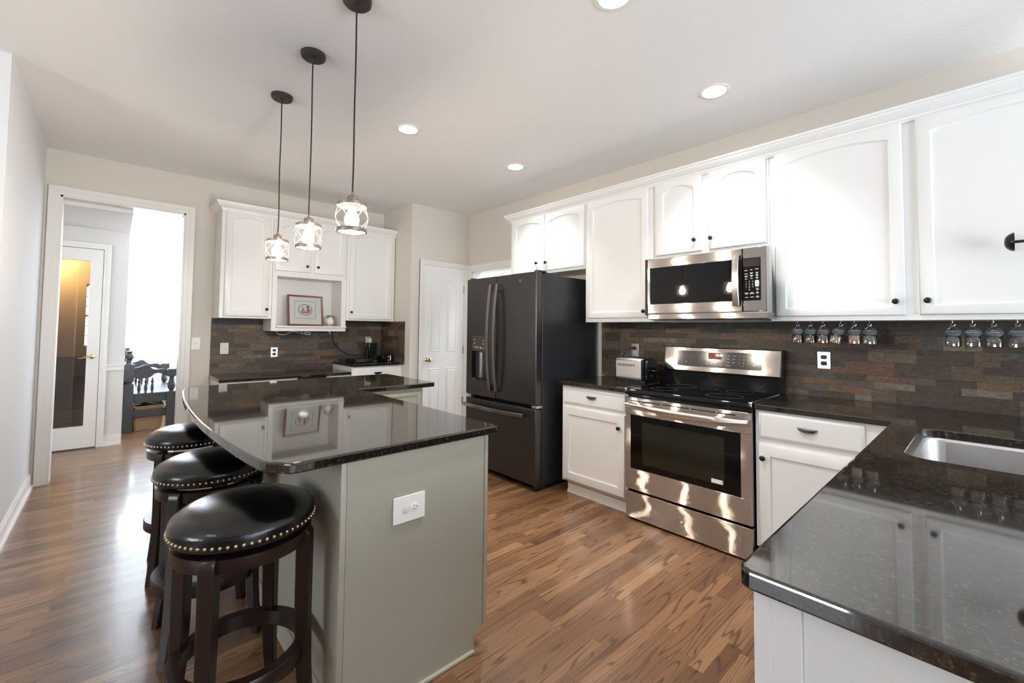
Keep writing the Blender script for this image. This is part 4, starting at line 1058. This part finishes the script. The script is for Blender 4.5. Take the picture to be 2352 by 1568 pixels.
# ================================================================== ISLAND
t = thing('kitchen_island', 'sage grey kitchen island with an L-shaped base under dark granite', 'island', (1.0, 2.4, 0))
IX0, IX1, IY0, IY1 = 0.552, 1.158, 1.40, 3.56
ZT = CT-CTH-0.0005
mb = MB(); mb.box(IX0, IX1-0.065, IY0+0.01, IY1, 0, ZT); mb.box(IX1-0.07, IX1-0.004, IY0+0.01, IY1, 0.085, ZT); mb.box(IX1-0.07, 1.715, 2.845, IY1, 0.0, ZT); build('body', mb, M_SAGE, t)
mb = MB(); f = fY(IY0+0.01)
poly = [(IX0, 0), (1.096, 0), (1.096, 0.072), (1.118, 0.078), (1.135, 0.085), (1.150, 0.088), (IX1, 0.098), (IX1, ZT), (IX0, ZT)]
mb.prism([(IX0+0.020, 0.0), (1.094, 0), (1.094, 0.072), (1.118, 0.082), (1.135, 0.088), (1.1395, 0.089), (1.1395, ZT), (IX0+0.020, ZT)], 0, 0.008, f)
mb.prism(rect(IX0, IX0+0.0185, 0, ZT), 0, 0.011, f, 0.002); mb.prism([(1.141, 0.089), (1.152, 0.094), (IX1, 0.103), (IX1, ZT), (1.141, ZT)], 0, 0.010, f)
mb.box(1.090, 1.0985, IY0+0.001, IY0+0.012, 0, 0.075)
build('end_panel', mb, M_SAGE, t)
mb = MB(); mb.box(IX0-0.008, 1.095, IY0-0.010, IY0+0.012, 0, 0.014, 0.004); mb.box(IX0-0.012, IX0+0.004, IY0-0.010, IY1, 0, 0.014, 0.004); mb.box(IX0-0.010, IX0+0.0, IY0, IY1, 0.0, 0.09, 0.003); build('shoe_moulding', mb, M_SAGE, t)
f = fY(2.845)
d = build('drawer', panel_door(f, 1.20, 1.690, 0.60, 0.822, 0.03, 0.03, 0.795), M_SAGE, t)
mb = MB(); mb.box(1.152, 1.172, 2.50, 2.72, 0.845, 0.8485); 
for x in ():
    pass
d = build('door', panel_door(fPX(IX1-0.004), 1.45, 2.10, 0.12, 0.80, 0.058, 0.06, 0.74), M_SAGE, t)
d = build('door', panel_door(fPX(IX1-0.004), 2.14, 2.80, 0.12, 0.80, 0.058, 0.06, 0.74), M_SAGE, t)
mb.bm.free()
# island top
poly = [(1.196, 1.386), (1.206, 1.396), (1.206, 2.806), (1.785, 2.806), (1.800, 2.822), (1.803, 3.60), (0.50, 3.603), (0.42, 3.592), (0.365, 3.560), (0.330, 3.40), (0.312, 3.20), (0.296, 3.00), (0.287, 2.80), (0.281, 2.60), (0.279, 2.40), (0.281, 2.20), (0.287, 2.05), (0.296, 1.90), (0.306, 1.75), (0.319, 1.60), (0.336, 1.480), (0.346, 1.449), (0.354, 1.441), (0.373, 1.424), (0.384, 1.404), (0.396, 1.389), (0.410, 1.386)]
slab_top('countertop', 'dark granite island top with a bowed seating edge', list(reversed(poly)))

# ================================================================== BAR STOOLS
def make_stool():
    SS = Matrix.Diagonal((0.925, 0.925, 1.037, 1))
    t = thing('bar_stool', '', 'stool', (0, 0, 0), 'backless black leather bar stools along the island')
    mb = MB()
    mb.lathe([(0.185, 0.628), (0.212, 0.630), (0.216, 0.636), (0.217, 0.650), (0.2165, 0.658), (0.216, 0.666), (0.213, 0.674), (0.204, 0.684), (0.185, 0.695), (0.155, 0.706), (0.11, 0.714), (0.055, 0.718), (0, 0.719)], None, 64)
    for v in mb.bm.verts:
        r = math.hypot(v.co.x, v.co.y); a = math.atan2(v.co.y, v.co.x)
        if 0.672 < v.co.z < 0.692 and r > 0.19: v.co.z += 0.0012*math.sin(a*23)*math.sin(a*7)
    seat = build('seat', mb, M_LEATH, t, T=SS, ang=60)
    mb = MB(); n = 66
    for i in range(n):
        a = 2*PI*i/n; mb.ball((0.2168*math.cos(a), 0.2168*math.sin(a), 0.647), (0.0052, 0.0052, 0.0052), 8, 6)
    build('nailhead_trim', mb, M_NAIL, seat, T=SS)
    mb = MB(); mb.ring([(0.165, 0.574), (0.205, 0.574), (0.207, 0.578), (0.207, 0.612), (0.165, 0.612)], None, 56); build('apron', mb, M_DWOOD, t, T=SS)
    mb = MB(); mb.lathe([(0.10, 0.608), (0.10, 0.632)], None, 32); build('swivel_plate', mb, M_BLACKM, t, T=SS)
    for k in range(4):
        A = Matrix.Rotation(R(45+90*k), 4, 'Z')
        mb = MB(); lps = []
        for z, ro, dp, wd in ((0.0, 0.252, 0.030, 0.036), (0.012, 0.2505, 0.031, 0.037), (0.06, 0.243, 0.034, 0.038), (0.12, 0.234, 0.037, 0.040), (0.20, 0.227, 0.041, 0.042), (0.35, 0.223, 0.044, 0.044), (0.52, 0.223, 0.045, 0.046), (0.590, 0.223, 0.045, 0.046), (0.606, 0.2205, 0.0425, 0.046), (0.614, 0.214, 0.036, 0.046), (0.617, 0.205, 0.027, 0.046)):
            c = 0.004
            q = [(ro, -wd/2+c), (ro, wd/2-c), (ro-c, wd/2), (ro-dp+c, wd/2), (ro-dp, wd/2-c), (ro-dp, -wd/2+c), (ro-dp+c, -wd/2), (ro-c, -wd/2)]
            lps.append([A @ Vector((x, y, z)) for x, y in q])
        mb.loops(lps); build('leg', mb, M_DWOOD, t, T=SS)
    mb = MB(); mb.ring([(0.172, 0.226), (0.206, 0.226), (0.209, 0.230), (0.209, 0.268), (0.206, 0.272), (0.172, 0.272)], None, 56); fr = build('footrest_ring', mb, M_DWOOD, t, T=SS)
    return t
st = make_stool()
sts = [(0.332, 1.612, 7, 'nearest black leather bar stool, right at the front corner of the island'),
       (0.334, 2.26, 0, 'middle bar stool, between the nearest and the farthest one'),
       (0.340, 2.96, -4, 'farthest bar stool, its seat half hidden behind the middle one')]
for i, (x, y, a, lab) in enumerate(sts):
    o = st if i == 0 else copy_tree(st)
    o.location = (x, y, 0); o.rotation_euler = (0, 0, R(a)); o['label'] = lab

# ================================================================== PENDANTS
def make_pendant():
    t = thing('pendant_light', '', 'pendant light', (0, 0, 0), 'glass pendant lights over the island')
    mb = MB(); mb.lathe([(0.0, -0.026), (0.02, -0.026), (0.054, -0.024), (0.060, -0.018), (0.0615, -0.004), (0.0615, 0.0), (0, 0.0)], None, 40); mb.lathe([(0.004, -0.040), (0.007, -0.038), (0.009, -0.026), (0.009, -0.024)], None, 12); build('canopy', mb, M_CANOPY, t)
    mb = MB(); zc = -0.040; zb = -0.862
    pts = [(0.0025*math.sin(s*9)*(0.3+s), 0.002*math.sin(s*7+1), zc+(zb-zc)*s) for s in [i/24 for i in range(25)]]
    pts[-1] = (0, 0, zb); pts[0] = (0, 0, zc)
    mb.tube(pts, 0.0036, 8); build('cord', mb, M_CORD, t)
    mb = MB(); mb.lathe([(0.0, -0.858), (0.005, -0.858), (0.006, -0.872), (0.012, -0.874), (0.020, -0.879), (0.0235, -0.890), (0.0235, -0.918), (0.0215, -0.922), (0.0, -0.922)], None, 28); sk = build('socket_cap', mb, M_RING, t)
    mb = MB(); mb.ring([(0.020, -0.906), (0.057, -0.907), (0.0605, -0.909), (0.0605, -0.914), (0.0625, -0.915), (0.0625, -0.922), (0.059, -0.924), (0.054, -0.918), (0.020, -0.911)], None, 44); build('upper_ring', mb, M_RING, t)
    mb = MB(); mb.ring([(0.0565, -1.018), (0.0605, -1.018), (0.0615, -1.020), (0.0615, -1.025), (0.0635, -1.026), (0.0635, -1.033), (0.060, -1.035), (0.0565, -1.033)], None, 44); build('lower_ring', mb, M_RING, t)
    mb = MB()
    for k in range(4):
        for sg in (-1, 1):
            pts = []
            for i in range(15):
                s = i/14; a = R(90*k+sg*90*s); r = 0.0590+0.0075*math.sin(PI*s); pts.append((r*math.cos(a), r*math.sin(a), -0.918-0.102*s))
            mb.tube(pts, 0.0014, 6)
    build('wire_cage', mb, M_WIRE, t)
    mb = MB(); lps = mb.lathe([(0.053, -0.914), (0.053, -1.040)], None, 40, cap=False); build('glass_shade', mb, M_SHADE, t)
    mb = MB(); mb.lathe([(0.0, -0.922), (0.013, -0.922), (0.0135, -0.938), (0.017, -0.946), (0.024, -0.958), (0.029, -0.972), (0.030, -0.984), (0.0265, -0.998), (0.018, -1.008), (0.007, -1.013), (0, -1.0135)], None, 28); build('bulb', mb, M_BULB, t)
    return t
pp = make_pendant()
for i, (x, y, lab) in enumerate(((0.742, 1.838, 'nearest pendant light, rightmost and largest of the row over the island'), (0.731, 2.373, 'middle pendant light of the row over the island'), (0.728, 2.942, 'farthest and smallest-looking pendant light, over the island back'))):
    o = pp if i == 0 else copy_tree(pp)
    o.location = (x, y, ZC); o.rotation_euler = (0, 0, R((20, 55, 5)[i])); o['label'] = lab

# recessed ceiling lights
def make_can():
    t = thing('recessed_light', '', 'ceiling light', (0, 0, 0), 'recessed downlights in the ceiling')
    mb = MB(); mb.ring([(0.0655, 0.0), (0.067, -0.004), (0.085, -0.0045), (0.089, -0.002), (0.089, 0.0)], None, 48); build('trim_ring', mb, M_PLATE, t)
    mb = MB(); mb.lathe([(0.0, -0.0075), (0.03, -0.007), (0.056, -0.005), (0.0655, -0.001), (0.0655, 0.0)], None, 40); build('lens', mb, M_CAN, t)
    return t
cp0 = make_can()
for i, (x, y, lab) in enumerate(((1.528, 2.800, 'recessed downlight just right of the pendant cords, near the middle of the ceiling'), (2.583, 2.790, 'small recessed downlight above the refrigerator'), (2.618, 1.072, 'recessed downlight close to the wall cabinets, toward the right'), (1.549, 1.055, 'recessed downlight cut off by the top edge of the picture'), (1.55, -0.9, 'recessed downlight over the near end of the granite peninsula'), (-1.6, 1.0, 'recessed downlight over the breakfast corner'))):
    o = cp0 if i == 0 else copy_tree(cp0)
    o.location = (x, y, ZC); o['label'] = lab
    light('downlight', 'AREA', (x, y, ZC-0.012), 6.6, (1.0, 0.98, 0.965), 0.13, direction=(0, 0, -1), spread=R(96))

# ================================================================== FAR WALL: cabinets, desk
FYF = 4.810
def far_cab(label, x0, x1, z0, doors, extra=None):
    t = thing('wall_cabinet', label, 'cabinet', ((x0+x1)/2, YF, z0), 'white wall cabinets over the desk')
    mb = MB()
    if extra: extra(mb)
    else: mb.box(x0, x1, FYF, YF-0.0005, z0, 2.40, 0.0012, 1)
    build('body', mb, M_CAB, t)
    for u0, u1, a, b, ku, kz in doors:
        d = build('door', panel_door(fY(FYF), u0, u1, a, b, 0.054, 0.046, b-0.076, 0.030 if u1-u0 < 0.4 else 0.034), M_CAB, t)
        knob(d, (ku, FYF-0.020, kz), 'y', sc=0.95)
    return t
far_cab('left tall white cabinet over the desk', 0.716, 1.154, 1.366, [(0.748, 1.124, 1.384, 2.380, 1.106, 1.458)])
def mid(mb):
    mb.box(1.156, 1.900, FYF, YF-0.0005, 1.80, 2.40, 0.001, 1)
    mb.box(1.156, 1.200, FYF, YF-0.0005, 1.245, 1.80); mb.box(1.848, 1.900, FYF, YF-0.0005, 1.245, 1.80)
    mb.box(1.200, 1.848, FYF, YF-0.0005, 1.245, 1.300); mb.box(1.200, 1.848, YF-0.03, YF-0.0005, 1.30, 1.80)
m = far_cab('middle white cabinet over the desk, with two small doors above an open niche', 1.156, 1.900, 1.245, [(1.172, 1.512, 1.856, 2.378, 1.474, 1.920), (1.552, 1.878, 1.856, 2.378, 1.582, 1.922)], mid)
mb = MB(); mb.box(1.196, 1.902, FYF-0.022, YF-0.03, 1.282, 1.300, 0.003); build('shelf', mb, M_CAB, m)
far_cab('right tall white cabinet over the desk, against the pantry wall', 1.902, 2.480, 1.366, [(1.930, 2.440, 1.386, 2.376, 1.950, 1.460)])
mb = crown(lambda d, z: [(0.716-d, YF-0.001, z), (0.716-d, FYF-0.002-d, z), (2.4885, FYF-0.002-d, z)], [(d, z+0.006) for d, z in CP])
mb.box(0.716, 2.4885, FYF, YF-0.001, 2.40, 2.458)
tag(build('crown_moulding', mb, M_CAB), 'white crown moulding on top of the far wall cabinets over the desk', 'crown moulding')
# desk
DZT = 0.816
slab_top('countertop', 'low dark granite desk top along the far wall', [(0.700, 4.585), (1.884, 4.585), (1.884, YF-0.0125), (0.700, YF-0.0125)], DZT, 0.030)
t = thing('base_cabinet', 'low white desk cabinet under the far granite desk top', 'cabinet', (1.0, 4.9, 0), 'white base cabinets along the far wall')
mb = MB(); mb.box(0.716, 1.36, 4.61, YF-0.001, 0.09, DZT-0.0305); mb.box(0.73, 1.36, 4.68, YF-0.001, 0, 0.09); mb.box(1.64, 1.884, 4.61, YF-0.001, 0, DZT-0.0305); mb.box(1.36, 1.64, 4.95, YF-0.001, 0, DZT-0.0305); build('body', mb, M_CAB, t)
d = build('drawer', slab_front(fY(4.61), 0.73, 1.35, 0.60, 0.765), M_CAB, t)
cup_pull(d, fY(4.61), 1.04, 0.69)
t = thing('beverage_cooler', 'black undercounter cooler with a bowed handle below the desk top', 'cooler', (1.5, 4.75, 0))
mb = MB(); mb.box(1.366, 1.634, 4.62, 4.945, 0.0, DZT-0.032); build('body', mb, M_BLACK, t)
mb = MB(); mb.box(1.366, 1.634, 4.59, 4.62, 0.08, DZT-0.034, 0.003); bd = build('door', mb, M_BLACK, t)
mb = MB(); mb.tube([(1.375+0.25*i/12, 4.588-0.030*math.sin(PI*i/12), 0.768) for i in range(13)], 0.006, 8); build('handle', mb, M_STEELH, bd)
HZ = 0.897
slab_top('countertop', 'small higher dark granite top in the corner by the pantry, under the black boxes', [(1.888, 4.548), (2.4885, 4.548), (2.4885, YF-0.0125), (1.888, YF-0.0125)], HZ, 0.030)
t = thing('base_cabinet', 'small white base cabinet in the far corner beside the pantry', 'cabinet', (2.2, 4.85, 0), 'white base cabinets along the far wall')
mb = MB(); mb.box(1.890, 2.478, 4.585, YF-0.013, 0.09, HZ-0.0305); mb.box(2.476, 2.4885, 4.585, 4.60, 0.09, HZ-0.0305); mb.box(1.90, 2.4885, 4.65, YF-0.001, 0, 0.09); build('body', mb, M_CAB, t)
d = build('drawer', slab_front(fY(4.585), 1.915, 2.465, 0.71, 0.852), M_CAB, t); cup_pull(d, fY(4.585), 2.18, 0.795, M_BRONZE)
d = build('door', panel_door(fY(4.585), 1.915, 2.465, 0.11, 0.69, 0.058, 0.06, 0.63), M_CAB, t)

# framed picture, leaning in the niche
t = thing('picture_frame', 'reddish brown framed picture leaning in the white niche', 'picture', (1.52, 4.95, 1.301))
PW, PH = 0.366, 0.335
TP = Matrix.Translation((1.345, 4.945, 1.3012)) @ Matrix.Rotation(R(-10), 4, 'X') @ Matrix.Rotation(R(3), 4, 'Z')
lf = lambda u, z, d: (u, -d, z)
fwid = 0.019
mb = MB()
def fr_poly(d): return rect(d, PW-d, d, PH-d)
L3 = lambda p, d: [lf(u, z, d) for u, z in p]
mb.loops([L3(fr_poly(0.0), 0), L3(fr_poly(0.0), 0.014), L3(fr_poly(0.006), 0.018), L3(fr_poly(fwid-0.004), 0.014), L3(fr_poly(fwid), 0.009)], True, True, False); build('frame', mb, M_FRAME, t, T=TP)
mb = MB(); mb.prism(rect(fwid-0.002, PW-fwid+0.002, fwid-0.002, PH-fwid+0.002), 0.004, 0.008, lf); mt = build('mat_board', mb, M_MAT, t, T=TP)
cx, cz = PW/2-0.004, PH/2+0.008
mb = MB(); a, b = 0.110, 0.094
for u0, u1, v0, v1 in ((cx-a, cx+a, cz-b, cz-b+0.003), (cx-a, cx+a, cz+b-0.003, cz+b), (cx-a, cx-a+0.003, cz-b, cz+b), (cx+a-0.003, cx+a, cz-b, cz+b)): mb.prism(rect(u0, u1, v0, v1), 0.0078, 0.0086, lf)
build('inner_line', mb, M_PAPER['line'], mt, T=TP)
el = lambda u, v, ra, rb, n=36: [(u+ra*math.cos(2*PI*i/n), v+rb*math.sin(2*PI*i/n)) for i in range(n)]
mb = MB()
mb.loops([L3(el(cx, cz, 0.075, 0.062), 0.0079), L3(el(cx, cz, 0.075, 0.062), 0.0084), L3(el(cx, cz, 0.064, 0.052), 0.0084), L3(el(cx, cz, 0.064, 0.052), 0.0079)], True, False, False); build('oval_border', mb, M_PAPER['grey'], mt, T=TP)
for key, shp in (('red', [el(cx+0.034, cz-0.006, 0.020, 0.026), el(cx-0.004, cz-0.030, 0.042, 0.010)]), ('orange', [el(cx-0.022, cz+0.008, 0.012, 0.020), el(cx-0.03, cz-0.012, 0.020, 0.012)]), ('dark', [el(cx+0.026, cz+0.030, 0.014, 0.013)]), ('green', [el(cx-0.002, cz-0.016, 0.026, 0.010)])):
    mb = MB()
    for s in shp: mb.prism(s, 0.0079, {'red': 0.0085, 'orange': 0.0086, 'dark': 0.0088, 'green': 0.0090}[key], lf)
    build('painted_figure', mb, M_PAPER[key], mt, T=TP)
mb = MB(); mb.prism(rect(fwid-0.001, PW-fwid+0.001, fwid-0.001, PH-fwid+0.001), 0.0108, 0.0112, lf); build('glazing', mb, M_GLASS, t, T=TP)
# plant in white jug
t = thing('potted_plant', 'small green trailing plant in a white jug beside the framed picture', 'plant', (1.768, 4.915, 1.301))
mb = MB(); mb.lathe([(0.040, 0), (0.041, 0.004), (0.041, 0.024), (0.040, 0.028)], Matrix.Translation((1.768, 4.915, 1.3008)), 28); build('wood_base', mb, M_COAST, t)
mb = MB(); mb.lathe([(0.037, 0.028), (0.039, 0.032), (0.040, 0.050), (0.034, 0.072), (0.024, 0.088), (0.0215, 0.096), (0.025, 0.104), (0.022, 0.104), (0.018, 0.094)], Matrix.Translation((1.768, 4.915, 1.3008)), 28)
mb.tube([(1.768-0.022, 4.910, 1.392), (1.768-0.042, 4.900, 1.385), (1.768-0.050, 4.898, 1.365), (1.768-0.038, 4.903, 1.345)], 0.004, 8); jg = build('jug', mb, M_CERAM, t)
mb = MB(); rnd = random.Random(5)
for k in range(34):
    a = rnd.uniform(0, 2*PI); L = rnd.uniform(0.035, 0.07); r0 = 0.008
    pts = []
    for i in range(6):
        s = i/5; rr = r0+L*s*0.9; z = 1.398+0.045*s*1.3-0.075*s*s*rnd.uniform(0.9, 1.2)*(L/0.06)
        pts.append(Vector((1.768+rr*math.cos(a), 4.915+rr*math.sin(a)*0.8, z+0.004)))
    sd = Vector((-math.sin(a), math.cos(a), 0.1))
    lps = [[p-sd*w_, p+Vector((0, 0, 0.0012)), p+sd*w_, p-Vector((0, 0, 0.0008))] for p, w_ in zip(pts, (0.0015, 0.003, 0.0038, 0.0035, 0.0024, 0.0006))]
    mb.loops(lps)
build('foliage', mb, M_LEAF, t)
# cables under the niche, black cable, boxes
mb = MB()
def coil(cx, cy, cz, a, b, ph, n=22, turns=1.6):
    return [(cx+a*math.cos(ph+2*PI*turns*i/n), cy+0.012*math.sin(5*i/n), cz+b*math.sin(ph+2*PI*turns*i/n)) for i in range(n+1)]
mb.tube(smooth_pts([(1.24, 4.98, 1.242), (1.262, 4.97, 1.215), (1.30, 4.965, 1.206), (1.345, 4.97, 1.214), (1.385, 4.98, 1.232), (1.42, 4.985, 1.238), (1.46, 4.985, 1.228), (1.505, 4.98, 1.218), (1.54, 4.975, 1.226)]), 0.0035, 6)
mb.tube(coil(1.548, 4.97, 1.222, 0.028, 0.014, 0.3), 0.0032, 6); mb.tube(coil(1.556, 4.965, 1.218, 0.030, 0.012, 1.4), 0.0032, 6)
mb.tube([(1.49, 4.98, 1.243), (1.50, 4.98, 1.225), (1.53, 4.975, 1.220)], 0.003, 6)
tag(build('white_cable', mb, M_CORDW), 'white coiled cables bunched under the bottom of the open niche', 'cable')
mb = MB(); mb.tube([(1.775, 4.98, 1.244), (1.795, 4.97, 1.222), (1.800, 4.97, 1.214)], 0.005, 6); mb.tube([(1.80, 4.98, 1.244), (1.786, 4.97, 1.226)], 0.004, 6)
tag(build('white_cable', mb, M_CORDW), 'short white cable end at the right under the niche', 'cable')
mb = MB(); mb.tube(smooth_pts([(1.866, 5.09, 1.2425), (1.872, 5.10, 1.18), (1.885, 5.11, 1.12), (1.94, 5.115, 1.055), (2.00, 5.11, 1.005), (2.07, 5.09, 0.972), (2.15, 5.05, 0.966), (2.22, 5.02, 0.975)]), 0.0042, 8)
tag(build('black_cable', mb, M_CORD), 'black cable drooping over the slate from niche to black boxes', 'cable')
t = thing('network_box', 'flat black electronics box lying at an angle on the corner counter', 'electronics', (2.08, 4.84, HZ))
TN = Matrix.Translation((2.06, 4.80, HZ)) @ Matrix.Rotation(R(14), 4, 'Z')
mb = MB(); mb.box(-0.12, 0.12, -0.10, 0.09, 0.004, 0.044, 0.004); build('case', mb, M_BLACK, t, T=TN)
mb = MB(); mb.box(-0.12, 0.12, -0.1025, -0.0995, 0.010, 0.038); build('front_panel', mb, M_GLASSB, t, T=TN)
for a in (-0.1, 0.1):
    for b in (-0.08, 0.07):
        mb = MB(); mb.lathe([(0.01, 0), (0.01, 0.005)], Matrix.Translation((a, b, 0)), 10); build('foot', mb, M_RUBBER, t, T=TN)
t = thing('modem', 'upright black modem box standing behind the flat black box', 'electronics', (2.22, 4.90, HZ))
TN = Matrix.Translation((2.25, 4.93, HZ)) @ Matrix.Rotation(R(-6), 4, 'Z')
mb = MB(); mb.box(-0.030, 0.068, -0.05, 0.075, 0.012, 0.215, 0.006); build('case', mb, M_BLACK, t, T=TN)
mb = MB(); mb.prism([(-0.068, 0.0), (0.068, 0.0), (0.066, 0.012), (-0.046, 0.012)], -0.06, 0.08, lambda u, v, d: (u, d, v)); mb.prism([(-0.062, 0.012), (-0.046, 0.012), (-0.0305, 0.16), (-0.034, 0.165)], -0.03, 0.05, lambda u, v, d: (u, d, v)); build('stand', mb, M_BLACKM, t, T=TN)
mb = MB(); mb.box(0.058, 0.060, -0.0512, -0.049, 0.04, 0.20); build('seam', mb, M_LEGD, t, T=TN)
t = thing('modem', 'low black modem with red and white indicator lights in the corner', 'electronics', (2.39, 4.80, HZ))
TN = Matrix.Translation((2.385, 4.80, HZ)) @ Matrix.Rotation(R(8), 4, 'Z')
mb = MB(); mb.box(-0.075, 0.055, -0.06, 0.06, 0.0, 0.075, 0.006); build('case', mb, M_BLACK, t, T=TN)
mb = MB()
for zz in (0.014, 0.055): mb.box(-0.012, -0.004, -0.0612, -0.059, zz-0.004, zz+0.004)
build('red_indicator', mb, M_LEDR, t, T=TN)
mb = MB()
for k in range(5): mb.box(0.018, 0.023, -0.0612, -0.059, 0.012+0.012*k, 0.018+0.012*k)
build('white_indicator', mb, M_LEDW, t, T=TN)
mb = MB(); mb.tube(smooth_pts([(-0.05, 0.03, 0.070), (-0.02, 0.0, 0.098), (0.03, -0.01, 0.100), (0.052, 0.02, 0.070), (0.06, 0.04, 0.03)]), 0.003, 6); build('lead', mb, M_CORD, t, T=TN)

# ================================================================== BENCH in the foyer
BY0, BY1 = 7.0, 8.05
t = thing('hall_bench', 'charcoal painted wooden bench with spindled ends in the bright foyer', 'bench', (0.35, 7.5, 0))
def post(x, y, tall):
    mb = MB(); w_ = 0.050
    T0 = Matrix.Translation((x, y, 0))
    if tall:
        mb.box(x-w_, x+w_, y-w_, y+w_, 0, 0.58, 0.004); mb.lathe([(0.05, 0.575), (0.040, 0.585), (0.038, 0.60), (0.048, 0.612)], T0, 20); mb.box(x-w_, x+w_, y-w_, y+w_, 0.61, 0.815, 0.004)
        mb.lathe([(0.045, 0.813), (0.028, 0.83), (0.024, 0.855), (0.030, 0.872)], T0, 20); mb.ball((x, y, 0.912), 0.045, 18, 12); mb.lathe([(0.012, 0.95), (0.036, 0.962), (0.036, 0.976), (0.0, 0.978)], T0, 18)
    else:
        w_ = 0.047
        mb.box(x-w_, x+w_, y-w_, y+w_, 0, 0.465, 0.004); mb.lathe([(0.040, 0.46), (0.022, 0.475), (0.030, 0.49), (0.040, 0.515), (0.042, 0.545), (0.034, 0.59), (0.024, 0.63), (0.030, 0.65), (0.040, 0.655)], T0, 22); mb.box(x-w_*1.05, x+w_*1.05, y-w_, y+w_, 0.652, 0.745, 0.006)
    return build('post', mb, M_BENCH, t)
for y in (BY0, BY1): post(0.155, y, True); post(0.568, y, False)
def arm(y, nm):
    mb = MB()
    topz = [0.770, 0.775, 0.790, 0.806, 0.800, 0.765, 0.745, 0.745, 0.752, 0.745, 0.715]
    botz = [0.655, 0.640, 0.635, 0.640, 0.642, 0.655, 0.690, 0.700, 0.690, 0.670, 0.660]
    N = len(topz); xs = [0.20+(0.525-0.20)*i/(N-1) for i in range(N)]
    poly = list(zip(xs, botz))+list(zip(reversed(xs), reversed(topz)))
    a = []
    mb.loops([[(u, y-0.020, v) for u, v in poly], [(u, y+0.020, v) for u, v in poly]]); build('crest_rail', mb, M_BENCH, t)
    mb = MB(); mb.box(0.20, 0.525, y-0.022, y+0.022, 0.355, 0.460, 0.004); build('end_rail', mb, M_BENCH, t)
    mb = MB(); mb.box(0.20, 0.525, y-0.020, y+0.020, 0.170, 0.260, 0.004); build('lower_rail', mb, M_BENCH, t)
    for k in range(3):
        T0 = Matrix.Translation((0.255+0.062*k, y, 0.46)); mb = MB(); mb.lathe([(0.014, 0), (0.010, 0.012), (0.017, 0.05), (0.014, 0.09), (0.009, 0.115), (0.017, 0.135), (0.013, 0.150), (0.008, 0.165), (0.008, 0.185)], T0, 14); build('spindle', mb, M_BENCH, t)
arm(BY0, 0); arm(BY1, 1)
mb = MB(); mb.box(0.14, 0.585, BY0-0.01, BY1+0.01, 0.435, 0.462, 0.004); build('seat', mb, M_BENCH, t)
mb = MB(); mb.box(0.115, 0.14, BY0, BY1, 0.52, 0.80, 0.003).box(0.555, 0.58, BY0, BY1, 0.375, 0.435).box(0.13, 0.155, BY0, BY1, 0.19, 0.25).box(0.555, 0.58, BY0, BY1, 0.19, 0.25); build('long_rail', mb, M_BENCH, t)
def basket(label, y0, y1, x0, x1, z0, z1, grp):
    t = thing('wicker_basket', label, 'basket', ((x0+x1)/2, (y0+y1)/2, z0), grp)
    mb = MB()
    o = lambda d, z: [(u, v, z) for u, v in rrect(x0+d, x1-d, y0+d, y1-d, 0.03, 4)]
    mb.loops([o(0.012, z0), o(0.0, z1-0.03), o(-0.004, z1), o(0.010, z1), o(0.014, z0+0.012)], True, True, True); build('woven_body', mb, M_WICK, t)
    mb = MB(); mb.tube([(u, v, z1) for u, v in rrect(x0, x1, y0, y1, 0.03, 4)], 0.010, 8, True); build('rim', mb, M_WICK, t)
    return t
basket('woven tan basket standing on the floor under the bench end', 7.02, 7.40, 0.215, 0.50, 0.0, 0.190, 'wicker baskets under the hall bench') if False else None
basket('woven tan basket on the floor under the hall bench', 7.05, 7.42, 0.205, 0.510, 0.0, 0.165, 'wicker baskets under the hall bench')
mb = MB(); mb.box(0.16, 0.57, BY0+0.02, BY1-0.02, 0.180, 0.198); build('shelf', mb, M_BENCH, t)
basket('open woven tan tray basket on the bench shelf, holding black shoes', 7.05, 7.50, 0.205, 0.515, 0.199, 0.285, 'wicker baskets under the hall bench')
def shoe(x, y, a, lab):
    t = thing('shoe', lab, 'shoe', (x, y, 0.212), 'black shoes in the bench basket')
    T0 = Matrix.Translation((x, y, 0.2125)) @ Matrix.Rotation(R(a), 4, 'Z')
    mb = MB(); lps = []
    for s, w_, h0 in ((0.0, 0.012, 0.05), (0.04, 0.030, 0.085), (0.09, 0.034, 0.090), (0.14, 0.036, 0.070), (0.19, 0.042, 0.050), (0.235, 0.036, 0.036), (0.26, 0.014, 0.022)):
        lps.append([T0 @ Vector((s-0.13, w_*math.cos(b), 0.010+(h0/2)*(1+math.sin(b)) )) for b in [2*PI*i/14 for i in range(14)]])
    mb.loops(lps); build('upper', mb, M_SHOE, t)
    mb = MB(); mb.loops([[T0 @ Vector((q*0.13, w_, z)) for q, w_ in ((-1, -0.025), (0, -0.032), (0.6, -0.042), (1, -0.015), (1, 0.015), (0.6, 0.042), (0, 0.032), (-1, 0.025))] for z in (0.0, 0.012)]); build('sole', mb, M_RUBBER, t)
shoe(0.355, 7.14, 8, 'black shoe at the front left of the tray basket')
shoe(0.365, 7.27, -10, 'black shoe lying behind the first one in the tray basket')
